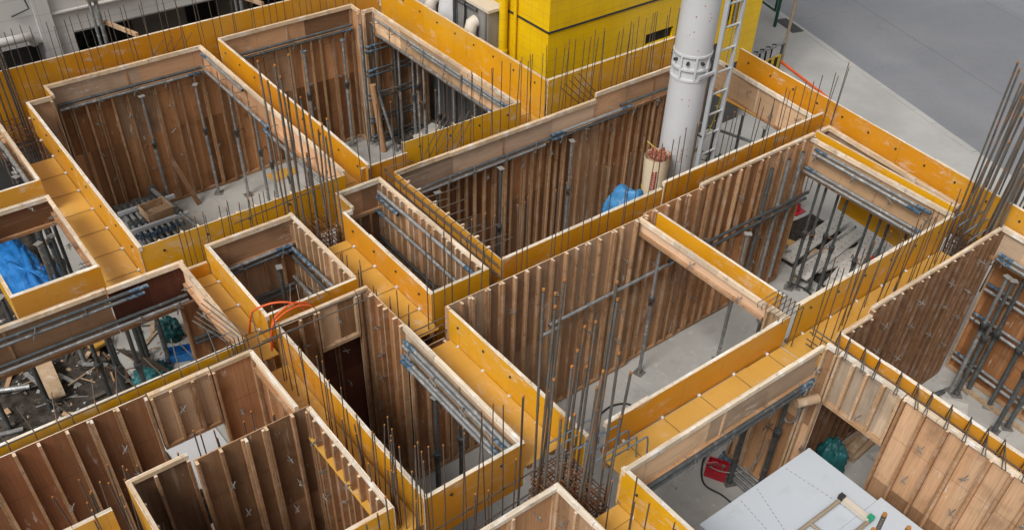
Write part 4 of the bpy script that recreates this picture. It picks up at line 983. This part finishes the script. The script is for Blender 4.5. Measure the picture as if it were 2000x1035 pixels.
# white building
wb = thing('white_building', 'off white clad building over a dark undercroft at top left', 'building', (-9.0, -3, -2.75))
def wpart(name, x0, x1, y0, y1, z0, z1, m): return wallbox(name, wb, x0, x1, y0, y1, z0, z1, m)
wpart('facade', -9.5, -9.0, -2.38, 8, .06, 7, 'facade'); wpart('facade', -9.5, -9.0, -9, -2.62, .02, 7, 'facade')
wpart('pilaster', -9.5, -8.93, -2.62, -2.38, -2.75, 7, 'facade')
wpart('wall_pier', -9.5, -8.99, -2.38, -2.12, -2.75, .06, 'facade')
wpart('ledge', -9.0, -8.95, -2.37, 8, .42, .445, 'facade'); wpart('fascia_trim', -9.0, -8.985, -2.1, 8, .06, .085, 'greymetal')
wpart('back_wall', -13, -12.8, -9, 8, -2.75, .1, 'dark_grey'); wpart('undercroft_ceiling', -12.8, -9.5, -9, 8, .1, .2, 'dark_grey')  # shade under the overhang painted in as a dark wall and ceiling colour
wpart('recess_wall', -10.2, -10, -.9, .1, -2.75, .08, 'greymetal'); wpart('recess_wall', -10.6, -10.4, .9, 1.5, -2.75, .08, 'greymetal')
wpart('recess_wall', -9.9, -9.7, -4.2, -2.75, -2.75, .02, 'dark_grey')
mb = MB(); mb.tube([(.05, -2.6, 3.02), (.18, -2.6, 3.0), (.2, -.1, 2.99), (.1, .2, 2.95), (.02, .25, 2.8)], .07, 'facade', 10); mb.build('gutter', wb)
mb = MB(); mb.tube([(.03, .22, 4.3), (.04, .28, 3.7), (.05, .33, 3.35), (.04, .05, 3.28)], .014, 'plug', 6); mb.build('cable', wb)
def shrub(label, c, r, n, seed):
    rn = random.Random(seed); t = thing('shrub', label, 'shrub', c); mb = MB()
    for i in range(n):
        a = Vector((rn.gauss(0, 1), rn.gauss(0, 1), rn.gauss(0, 1))).normalized()*rn.uniform(.4, 1)*r; a.z = abs(a.z)*1.5
        q = Vector((rn.gauss(0, 1), rn.gauss(0, 1), rn.gauss(0, 1))).normalized(); p = q.orthogonal().normalized(); s_ = rn.uniform(.03, .06)
        mb.add([a-q*s_, a+p*s_*.5, a+q*s_, a-p*s_*.5], [(0, 1, 2, 3)], 'leaf')
    mb.build('foliage', t); MB().tube([(0, 0, -.3), (0, 0, r)], .02, 'stud_dark', 6).build('stem', t)
shrub('dark green shrub in the undercroft beside the wall pier', (-9.9, -1.75, -1.0), .5, 500, 3)
shrub('dark green shrub at the far left under the white building', (-9.4, -3.6, -1.0), .45, 400, 5)
sp = thing('scaffold_pole', 'twin grey scaffold poles with clamps before the white building', 'scaffold pole', (-8.55, -1.76, -2.75))
MB().tube([(0, 0, 0), (0, 0, 5)], .035, 'pipe', 10).build('pole', sp); MB().tube([(-.02, -.09, 0), (-.02, -.09, 5)], .025, 'pipe', 10).build('pole', sp)
MB().box(-.05, .06, -.13, .05, 3.42, 3.50, 'zinc').build('clamp', sp)
sp = copy_tree(sp); sp.location = (-8.55, .62, -2.75); tag(sp, 'twin grey scaffold poles further right along the white building')
for i, (v, z) in enumerate(((-1.55, .28), (.62, .28))):
    o = solo(MB().box(-.45, .35, -.025, .025, -.04, .02, 'stud_pale'), 'brace_board', ('short timber brace behind the yellow outer wall by the %s pole' % ('left', 'right')[i]), 'timber', None, (-8.2, v, z), R_(18))
# street furniture
gr = thing('guard_rail', 'dark green guard rail at the kerb by the drain', 'guard rail', (-6.47, 13.2, -2.645), kang+math.pi)
for x in (0, 1.6, 3.2): MB().tube([(x, 0, 0), (x, 0, .95)], .04, 'green', 10).build('post', gr)
for z in (.35, .85): MB().tube([(.1, 0, z), (4.5, 0, z)], .028, 'green', 8).build('rail', gr)
for x in (.12, 1.48): MB().tube([(x, 0, .35), (x, 0, .85)], .028, 'green', 8).build('upright', gr)
dg = thing('drain_grate', 'dark slotted drain grate in the pavement by the kerb', 'drain grate', (-6.3, 13.55, -2.643), kang)
MB().box(-.4, .4, -.17, .17, -.03, .004, 'dark_grey').build('frame', dg)
for k in range(7): MB().box(-.34+.1*k, -.28+.1*k, -.14, .14, .004, .012, 'plug').build('bar', dg)
bp = thing('barrier', 'steel tube barrier with black loops and striped boards', 'barrier', (-4.45, 10.33, -2.645), R_(92))
MB().tube([(-1.6, 0, .95), (.52, 0, .95)], .035, 'pipe', 10).build('top_rail', bp)
for x in (-1.5, -.5, .5): MB().tube([(x, 0, 0), (x, 0, .95)], .03, 'pipe_dark', 10).build('post', bp)
for k in range(9): MB().tube([(-1.4+.2*k, -.02, .99), (-1.4+.2*k, .05, .97), (-1.38+.2*k, .05, .55), (-1.37+.2*k, -.04, .5)], .02, 'rubber', 6).build('hose_loop', bp)
MB().box(-1.55, .48, -.03, -.01, .1, .7, 'barrier_y').build('board', bp)
for k in range(9): MB().box(-1.5+.22*k, -1.39+.22*k, -.034, -.006, .12, .68, 'black').build('stripe', bp)
MB().box(.20, .32, .02, .04, .1, .95, 'white').build('white_slat', bp)
solo(MB().tube([(0, 0, 0), (0, 0, 5)], .035, 'tanpole', 10), 'tan_pole', 'thin tan pole standing at the end of the striped barrier', 'pole', None, (-4.48, 10.92, -2.645))
fe = thing('site_fence', 'low white sheet fence with orange top rail along the pavement', 'fence', (-4.28, 10.64, -2.645), math.atan2(-.49, 1.64))
MB().tube([(0, 0, .64), (4.4, 0, .64)], .028, 'hose', 10).build('top_rail', fe); MB().box(0, 4.4, -.006, .006, .02, .6, 'sheetplastic').build('sheet', fe)
for x in (0, 1.4, 2.8, 4.2): MB().tube([(x, .03, 0), (x, .03, .66)], .02, 'hose', 8).build('post', fe)
def cone_(label, p, s=1.):
    t = thing('traffic_cone', label, 'traffic cone', p)
    MB().box(-.17*s, .17*s, -.17*s, .17*s, 0, .03, 'redp').build('base', t)
    MB().tube([(0, 0, .03), (0, 0, .62*s)], .1, 'redp', 16, True, [.12*s, .025*s]).build('body', t)
    MB().tube([(0, 0, .28*s), (0, 0, .40*s)], .1, 'white', 16, True, [.088*s, .07*s]).build('band', t)
cone_('red traffic cone on the pavement seen through the planks room', (-.95, 7.3, -2.645), .75)
cone_('red cone beside the green bucket under the planks room', (1.05, 6.65, -2.645), .8)

# ------------------------------------------------------------------ loose things on the floors
def crumple(name, label, cat, c, size, m, seed, rz=0, amp=.28, fr=2.6, flat=True, group=None, sq=1.):
    mb = MB(); nu, nv = 44, 22; vs = []; fs = []
    for j in range(nv+1):
        th = math.pi*j/nv
        for i in range(nu):
            ph = 2*math.pi*i/nu; d = Vector((math.sin(th)*math.cos(ph), math.sin(th)*math.sin(ph), math.cos(th)))
            k = 1+amp*NZ.fractal(d*fr+Vector((seed, seed*2, 0)), .6, 2.2, 5)+amp*.5*abs(NZ.noise(d*fr*3+Vector((seed, 0, 9))))
            if sq != 1.: e = Vector([math.copysign(abs(q)**sq, q) for q in d])
            else: e = d
            k += .05*NZ.noise(d*fr*7+Vector((0, seed, 4)))
            p = Vector((e.x*size[0]*k, e.y*size[1]*k, e.z*size[2]*k))
            if flat: p.z = max(p.z, -size[2]*.55)
            vs.append(p)
    for j in range(nv):
        for i in range(nu): a = j*nu+i; b = j*nu+(i+1) % nu; fs.append((a, a+nu, b+nu, b))
    mb.add(vs, fs, m, True)
    return solo(mb, name, label, cat, group, (c[0], c[1], c[2]+size[2]*.55), rz)
crumple('tarp_bundle', 'crumpled bright blue tarp bundle lying on the soil', 'tarp', (-6.3, -4.36, -2.50), (1.0, .27, .26), 'tarp', 3, R_(4), .34, 3.0, sq=.7)
crumple('tarp_heap', 'smaller fold of bright blue tarp on the right of the bundle', 'tarp', (-6.1, -4.14, -2.50), (.45, .24, .24), 'tarp', 8, R_(20), .36, 3.2, sq=.8)
for i in range(2): solo(MB().box(0, 1.5, -.04, .04, -.02, .02, 'timber'), 'plank', ('long grey plank lying over the bright blue tarp', 'darker plank lying left of the bright blue tarp')[i], 'plank', None, (-6.7+.15*i, -4.52-.12*i, -2.2-.2*i), R_(6+8*i))
crumple('tarp_pile', 'pale blue tarp over a tall pile beside the paper bundle', 'tarp', (-1.25, 3.12, -2.62), (.27, .28, 1.16), 'tarp_pale', 5, 0, .09, 2.2, sq=.5)
pb = thing('paper_bundle', 'tall torn kraft paper bundle of copper scrap beside the column', 'paper bundle', (-1.30, 3.80, FLOOR), R_(10))
MB().tube([(0, 0, 0), (.0, 0, .9), (.0, 0, 1.7), (.02, 0, 2.16)], .2, 'paper', 9, False, [.20, .19, .17, .19]).build('sack', pb)
MB().tube([(0, -.02, .9), (.0, -.03, 1.6), (.0, -.05, 2.18)], .2, 'paper_pale', 9, False, [.196, .182, .20]).build('torn_wrap', pb)
mb = MB()
for i in range(60):
    a = random.uniform(0, 6.28); r_ = random.uniform(0, .16); mb.tube([(math.cos(a)*r_, math.sin(a)*r_, 2.08), (math.cos(a)*r_+random.uniform(-.04, .04), math.sin(a)*r_+random.uniform(-.04, .04), 2.15+random.uniform(0, .09))], .016, 'brick_pink', 5)
tag(mb.build('scrap_pieces', pb), kind='stuff')
MB().tube([(.2*math.cos(k*.35), .2*math.sin(k*.35), 1.62) for k in range(19)], .009, 'rope', 5).build('tie_rope', pb)
mb = MB()
for i in range(8):
    a = -.95; z = 1.72+i*.04
    for k in range(2): mb.box(.187, .199, a*.2+.05*k-.012, a*.2+.05*k+.012, z-.012, z+.010, 'redp', tf=Matrix.Rotation(-.45, 4, 'Z'))
mb.build('red_print', pb)
# stack of props in room 1
sx_, sy_ = -7.5, -2.45
for i in range(8):
    t = prop(('lying prop %s from the left in the stacked prop heap' % ORD[i]), sx_+.03*(i % 3), sy_+.10*i-.12, 1.0, False, .036, -2.36); t.rotation_euler = (0, R_(90), 0)
for i in range(7):
    t = prop(('lower lying prop %s from the left under the heap' % ORD[i]), sx_+.1, sy_+.11*i-.14, 1.3, False, .034, -2.46); t.rotation_euler = (0, R_(90), 0)
t = prop('pale prop lying askew across the top of the heap', -7.5, -1.95, 1.4, False, .04, -2.22); t.rotation_euler = (0, R_(92), R_(8))
solo(MB().box(-.03, .03, -.62, .36, -.03, .03, 'alu'), 'heap_batten', 'pale batten tying the far end of the prop heap', 'batten', None, (-7.2, -2.05, -2.28))
solo(MB().box(-.03, .03, -.62, .36, -.03, .03, 'alu'), 'heap_batten', 'pale batten tying the near end of the prop heap', 'batten', None, (-6.62, -2.05, -2.30))
tb = thing('timber_tray', 'open timber tray resting on the stacked props', 'tray', (-6.90, -2.12, -2.31), R_(4))
MB().box(-.2, .2, -.22, .22, 0, .015, 'timber').build('bottom', tb)
for a in ((-.2, -.18, -.22, .22), (.18, .2, -.22, .22), (-.178, .178, -.22, -.2), (-.178, .178, .2, .22)): MB().box(a[0], a[1], a[2], a[3], .016, .15, 'stud_pale').build('side', tb)
solo(MB().box(-.14, .14, -.26, .26, 0, .012, 'soffit'), 'plywood_offcut', 'yellow plywood offcut lying on the grey floor by the props', 'offcut', None, (-7.27, .34, FLOOR+.002), R_(3))
o = solo(MB().box(-.015, .015, -.04, .04, 0, .95, 'stud_dark'), 'leaning_plank', 'short plank leaning on the studded wall by the prop heap', 'plank', None, (-7.22, -1.30, FLOOR)); o.rotation_euler = (R_(14), R_(-12), 0)
o = solo(MB().tube([(0, 0, 0), (0, 0, 1.35)], .06, 'stud', 10), 'timber_post', 'round timber post leaning in the corner of the back room', 'post', None, (-6.9, 2.3, FLOOR)); o.rotation_euler = (R_(3), R_(-5), 0)
o = solo(MB().tube([(0, 0, 0), (0, 0, 1.3)], .03, 'pipe', 10), 'leaning_pipe', 'grey pipe leaning beside the round timber post', 'scaffold pipe', None, (-6.75, 2.5, FLOOR)); o.rotation_euler = (R_(8), R_(-12), 0)
# junk under the band of the back room
crumple('rubble_heap', 'dim heap of rubble under the right band of the back room', 'rubble', (-5.6, 3.0, -2.6), (.5, .3, .35), 'dark_grey', 21)
o = solo(MB().box(-.4, .4, -.3, .3, -.02, .02, 'steelplank'), 'steel_sheet', 'grey steel sheet lying in the dim rubble of the back room', 'sheet', None, (-6.0, 3.0, -2.1), R_(20))
crumple('orange_bag', 'dim orange bag in the rubble of the back room', 'bag', (-4.35, 2.9, -1.9), (.25, .18, .28), 'hose', 24)
crumple('red_bag', 'dim red bag beside the orange bag in the back room', 'bag', (-4.9, 2.95, -2.1), (.2, .2, .3), 'redp', 25)
# room 14
crumple('teal_sack', 'shiny teal rubbish sack on the slab under the mahogany sheet', 'sack', (-4.2, -3.05, FLOOR), (.17, .16, .22), 'teal', 11, 0, .35)
crumple('teal_sack', 'teal sack slumped against the prop by the lower wall', 'sack', (-3.75, -2.72, FLOOR), (.16, .17, .30), 'teal', 12, 0, .35)
crumple('teal_sheet', 'pointed teal plastic sheet at the edge of the soil', 'sack', (-3.55, -3.62, FLOOR), (.20, .26, .10), 'teal', 13, .4, .35)
bt = thing('blue_tray', 'bright blue plastic tray on the pale slab', 'tray', (-3.72, -3.12, FLOOR), R_(70))
MB().box(-.2, .2, -.12, .12, 0, .015, 'tarp').build('bottom', bt)
for a in ((-.2, -.185, -.12, .12), (.185, .2, -.12, .12), (-.184, .184, -.12, -.105), (-.184, .184, .105, .12)): MB().box(a[0], a[1], a[2], a[3], .016, .12, 'tarp').build('side', bt)
solo(MB().box(-.45, .45, -.12, .12, 0, .03, 'timber'), 'plank', 'wide pale plank lying on the bare soil', 'plank', None, (-4.22, -4.80, -2.50), R_(-4))
yo = thing('plywood_stack', 'small stack of yellow plywood under a prop on soil', 'plywood stack', (-4.72, -4.02, -2.58), R_(15))
for k in range(3): MB().box(-.2+.02*k, .2+.02*k, -.13, .13, .03*k, .03*k+.026, 'soffit').build('board', yo)
for i in range(7): bent('thin rod lying on the pale slab by the lower wall', [(-4.2+.04*i, -2.98+.02*i, FLOOR+.03+.02*i), (-3.75+.03*i, -2.72+.015*i, FLOOR+.05+.03*i)], .008, 'rebar_grey', 'rod', None, 'rod')
for i in range(9): bent('long thin rod propped across the soil room edge', [(-4.3+.03*i, -3.85+.03*i, -2.5), (-3.0+.04*i, -3.75+.03*i, -1.9)], .008, 'rebar', 'rod', None, 'rod')
rn = random.Random(9)
mb = MB()
for i in range(420):
    u, v = rn.uniform(-6.2, -.9), rn.uniform(-6.4, -3.9); s_ = rn.uniform(.008, .035); z = -2.60+.09*NZ.fractal((u*1.2, v*1.2, 0), .8, 2.1, 5)
    mb.box(-s_, s_, -s_*.7, s_*.7, -s_*.4, s_*.5, rn.choice(('slab', 'soil', 'timber', 'soil', 'steelplank')), tf=Matrix.Translation((u, v, z)) @ Matrix.Rotation(rn.uniform(0, 6), 4, (rn.random(), rn.random(), 1)))
for i in range(90):
    u, v = rn.uniform(-5.2, -2.6), rn.uniform(-6.0, -3.0); l_ = rn.uniform(.05, .28); z = -2.58+.09*NZ.fractal((u*1.2, v*1.2, 0), .8, 2.1, 5) if v < -3.85 else FLOOR+.01
    q = rn.choice((.008, .012, .03)); mb.box(-l_, l_, -q, q, 0, min(q, .02), rn.choice(('timber', 'stud_pale', 'pipe', 'rebar_grey', 'steelplank', 'stud')), tf=Matrix.Translation((u, v, z)) @ Matrix.Rotation(rn.uniform(0, 6), 4, 'Z'))
tag(mb.build('stones'), 'loose stones, sticks and chips scattered over the dark soil', 'stones', kind='stuff')
mb = MB()
for i in range(160):
    u, v = rn.choice(((rn.gauss(-3.9, .35), rn.gauss(-3.5, .2)), (rn.uniform(-2.2, 2.2), rn.uniform(-.9, 5)), (rn.uniform(2.2, 5), rn.uniform(-.8, 5.2)))); s_ = rn.uniform(.006, .022)
    mb.box(-s_*2, s_*2, -s_*.5, s_*.5, 0, s_*.5, rn.choice(('timber', 'stud', 'slab', 'stud_dark')), tf=Matrix.Translation((u, v, FLOOR+.001)) @ Matrix.Rotation(rn.uniform(0, 6), 4, 'Z'))
tag(mb.build('wood_chips'), 'small wood chips and scraps littering the slab', 'scraps', kind='stuff')
# room 8
for i, (u, v, a, z) in enumerate(((-.10, 6.75, 96, .10), (.36, 6.5, 97, .16), (.80, 6.6, 104, .22), (.62, 6.9, 78, .12))):
    t = thing('steel_plank', ('wide perforated steel plank nearest the studs', 'middle perforated steel plank with raised end', 'perforated steel plank on top nearest the front panel', 'perforated steel plank lying underneath the others')[i], 'steel plank', (u, v, FLOOR+z), R_(a))
    MB().box(-.9, .9, -.15, .15, 0, .035, 'steelplank').build('deck', t)
    hm = cached('dimple', lambda: MB().tube([(0, 0, .0352), (0, 0, .037)], .012, 'plug', 6).mesh('hole'))
    for q in range(14):
        for s_ in (-1, 1): put('hole', hm, t, (-.82+q*.126, s_*.06, 0))
solo(MB().box(-.5, .5, -.05, .05, 0, .05, 'timber'), 'plank', 'orange brown timber between the perforated steel planks', 'plank', None, (.25, 6.1, FLOOR+.02), R_(110))
solo(MB().box(-.3, .3, -.2, .2, 0, .012, 'soffit'), 'plywood_offcut', 'yellow plywood offcut behind the props of the planks room', 'offcut', None, (-.35, 6.25, FLOOR+.03), R_(20))
crumple('metal_scrap', 'clump of shiny metal fittings by the studs end', 'scrap', (-.28, 6.0, FLOOR), (.16, .14, .14), 'zinc', 31, 0, .6, 5)
gb = thing('green_bucket', 'small green bucket under the planks room front', 'bucket', (1.45, 6.55, -2.645))
MB().tube([(0, 0, 0), (0, 0, .26)], .13, 'greenp', 18, True, [.11, .15]).build('body', gb); MB().tube([(0, 0, .25), (0, 0, .275)], .158, 'greenp', 18).build('rim', gb)
solo(MB().tube(bez([(0, 0, .02), (.3, .1, .02), (.65, -.05, .02), (.9, -.35, .02), (1.2, -.6, .02)], 10), .016, 'rubber', 8), 'black_hose', 'black hose lying across the planks room floor', 'hose', None, (.35, 5.5, FLOOR))
crumple('teal_tarp', 'teal tarp heap beneath the pale band by the ladder', 'tarp', (-1.35, 5.75, -2.5), (.55, .3, .75), 'teal', 33, 0, .3)
# room 9
rc = thing('red_crate', 'red plastic crate with a red lid inside on the floor', 'crate', (2.44, 1.58, FLOOR), R_(28))
rc.scale = (.82, .82, .8)
MB().box(-.16, .16, -.11, .11, 0, .012, 'redp').build('bottom', rc)
for a in ((-.165, -.15, -.115, .115), (.15, .165, -.115, .115), (-.149, .149, -.115, -.10), (-.149, .149, .10, .115)): MB().box(a[0], a[1], a[2], a[3], .0, .25, 'redp').build('side', rc)
MB().box(-.172, .172, -.122, .122, .17, .185, 'redp').build('rim', rc)
o = MB().box(-.10, .10, -.006, .006, 0, .22, 'pink').build('lid', rc, (-.02, .02, .14), (R_(20), R_(-30), R_(10)))
for k in range(5): MB().tube([(0, -.007, 0), (0, -.010, 0)], .014, 'plug', 8).build('lid_hole', o, (-.05+.05*(k % 3), 0, .08+.06*(k//3)))
MB().tube([(.09, .0, .19), (.09, .0, .26)], .03, 'zinc', 10).build('tin', rc)
solo(MB().tube(bez([(0, 0, .5), (-.02, -.02, .15), (.1, -.32, .02), (.35, -.55, .02), (.62, -.50, .02), (.9, -.48, .02), (1.25, -.35, .02)], 12), .012, 'rubber', 8), 'black_cable', 'black cable curling round the red crate over the floor', 'cable', None, (2.12, 1.88, FLOOR))
solo(MB().tube(bez([(0, 0, .26), (.12, .1, .2), (.3, .25, .25), (.4, .38, .45), (.45, .42, .9)], 10), .009, 'greymetal', 6), 'grey_cable', 'grey cable looping from the red crate to the wall', 'cable', None, (2.42, 1.42, FLOOR))
solo(MB().tube([(.11*math.cos(k*.55)*(1+.1*math.sin(k)), .012*math.sin(k*2.1), .26*math.sin(k*.55)) for k in range(46)], .007, 'greymetal', 6), 'wire_coil', 'coil of grey wire hanging on the plywood by the crate', 'wire coil', None, (3.0, 1.88, -1.05))
solo(MB().box(-.1, .1, -.04, .04, 0, .22, 'stud'), 'wood_block', 'small brown wood block on the floor left of the red crate', 'wood block', None, (2.02, 1.62, FLOOR), R_(30))
o = solo(MB().tube([(0, 0, 0), (0, .28, 0)], .06, 'timber', 12), 'timber_block', 'round ended timber block under the corner of the pale band', 'timber', None, (3.2, 1.55, -.62)); o.rotation_euler = (0, 0, R_(-20))
crumple('teal_sack', 'dark teal cement sack standing in the opening', 'sack', (3.30, 2.72, FLOOR), (.20, .17, .42), 'teal', 41, 0, .25)
solo(MB().box(-.12, .12, -.15, .15, 0, .3, 'soffit'), 'yellow_carton', 'yellow box behind the dark teal sack', 'box', None, (3.02, 2.85, FLOOR), R_(20))
for i, (u, v, z) in enumerate(((3.18, 3.55, 0), (3.32, 3.62, 0), (3.26, 3.58, .1))):
    solo(MB().box(-.06, .06, -.42, .42, 0, .095, 'timber'), 'timber_beam', ('back', 'front', 'topmost')[i]+' grey timber of the pile behind the teal sack', 'timber', None, (u, v, FLOOR+z), R_(4*i))
solo(MB().box(-.12, .12, -.3, .3, 0, .06, 'steelplank'), 'steel_offcut', 'short perforated steel plank end by the opening edge', 'steel plank', None, (3.62, 3.75, FLOOR), R_(-8))
# pale blue boards
ib = thing('insulation_board', 'large pale blue board with dashed lines below the crate', 'insulation board', (3.47, -.13, -1.30), 0)
MB().box(0, .93, 0, 1.80, 0, .10, 'insul').build('board', ib)
dm = cached('dash', lambda: MB().box(-.0, .030, -.004, .004, 0, .0015, 'greymetal').mesh('printed_line'))
for a, b in (((.04, 1.34), (.93, 1.46)), ((.04, .86), (.93, .55)), ((.05, .59), (.93, .45))):
    a = Vector(a); b = Vector(b); d = b-a; n = int(d.length/.055); mb = MB(); an = math.atan2(d.y, d.x)
    for k in range(n): p = a+d*k/n; mb.box(0, .030, -.004, .004, .1, .1015, 'greymetal', tf=Matrix.Translation((p.x, p.y, 0)) @ Matrix.Rotation(an, 4, 'Z'))
    mb.build('printed_line', ib)
ib2 = thing('insulation_board', 'second pale blue board under the steel frame', 'insulation board', (4.4025, -.13, -1.302), 0)
MB().box(0, 1.5, 0, 1.87, 0, .10, 'insul').build('board', ib2)
for i, (u, v) in enumerate(((3.75, .1), (3.75, 1.4), (4.9, .1), (4.9, 1.4))):
    solo(MB().box(-.08, .08, -.08, .08, 0, 1.30, 'stud_dark'), 'support_stack', '%s timber support hidden under the pale blue boards' % ORD[i], 'timber', None, (u, v, FLOOR))
fr = thing('trestle', 'weathered steel trestle frame lying on the pale blue boards', 'trestle', (4.17, 1.32, -1.195))
MB().tube([(0, 0, .03), (.0, -1.7, .03)], .024, 'tanpole', 10).build('rail', fr); MB().tube([(.36, .04, .03), (.36, -1.7, .03)], .024, 'tanpole', 10).build('rail', fr)
MB().box(.0, .36, -.02, .045, .015, .075, 'beige').build('end_plate', fr)
MB().tube([(.02, -.52, .03), (.34, -.5, .03)], .02, 'tanpole', 10).build('rung', fr); MB().tube([(.02, -1.1, .03), (.34, -1.1, .03)], .02, 'tanpole', 10).build('rung', fr)
MB().box(-.03, .03, -.03, .03, .05, .11, 'plug').build('corner_cap', fr, (0, .0, 0)); MB().box(-.03, .03, -.03, .03, .05, .11, 'greenp').build('corner_cap', fr, (.36, .02, 0))
# hoses of the small box
solo(MB().tube(bez([(-1.03, -2.93, -.30), (-.98, -2.87, .0), (-.90, -2.74, .10), (-.82, -2.60, .13), (-.75, -2.47, .10), (-.70, -2.38, .0), (-.68, -2.33, -.3)], 10), .012, 'hose', 10), 'orange_hose', 'orange hose bowed over the front of the hose box', 'hose')
solo(MB().tube(bez([(-.62, -2.86, -.30), (-.64, -2.80, .0), (-.66, -2.66, .085), (-.68, -2.50, .10), (-.69, -2.36, .06), (-.69, -2.28, -.02), (-.70, -2.24, -.3)], 10), .012, 'hose', 10), 'orange_hose', 'orange hose nearest the corner of the tall shaft', 'hose')
solo(MB().tube(bez([(-.66, -2.83, -.30), (-.68, -2.77, .02), (-.70, -2.64, .11), (-.72, -2.50, .125), (-.72, -2.36, .08), (-.72, -2.29, .0), (-.73, -2.25, -.3)], 10), .011, 'hose', 10), 'orange_hose', 'thin orange hose between the other two hoses', 'hose')
# room 7
solo(MB().tube(bez([(0, 0, .02), (-.05, .25, .02), (.0, .45, .02), (.12, .55, .02), (.35, .55, .02)], 10), .014, 'rubber', 8), 'black_hose', 'thin black hose curving on the empty centre room floor', 'hose', None, (.78, .98, FLOOR))
# room 15 / 10
solo(MB().box(-.65, .65, -.55, .55, 0, .012, 'white'), 'white_board', 'white board on the ground seen through the pale opening', 'board', None, (-1.9, -3.85, FLOOR+.004), R_(2))
solo(MB().box(-.18, .18, -.12, .12, 0, .05, 'steelplank'), 'concrete_block', 'flat perforated block on the floor by the leaning props', 'block', None, (3.62, 5.22, FLOOR), R_(30))
solo(MB().box(-.03, .03, -.75, .75, 0, .05, 'timber'), 'floor_batten', 'timber batten along the base of the right edge wall', 'batten', None, (4.2, 5.62, FLOOR), R_(85))
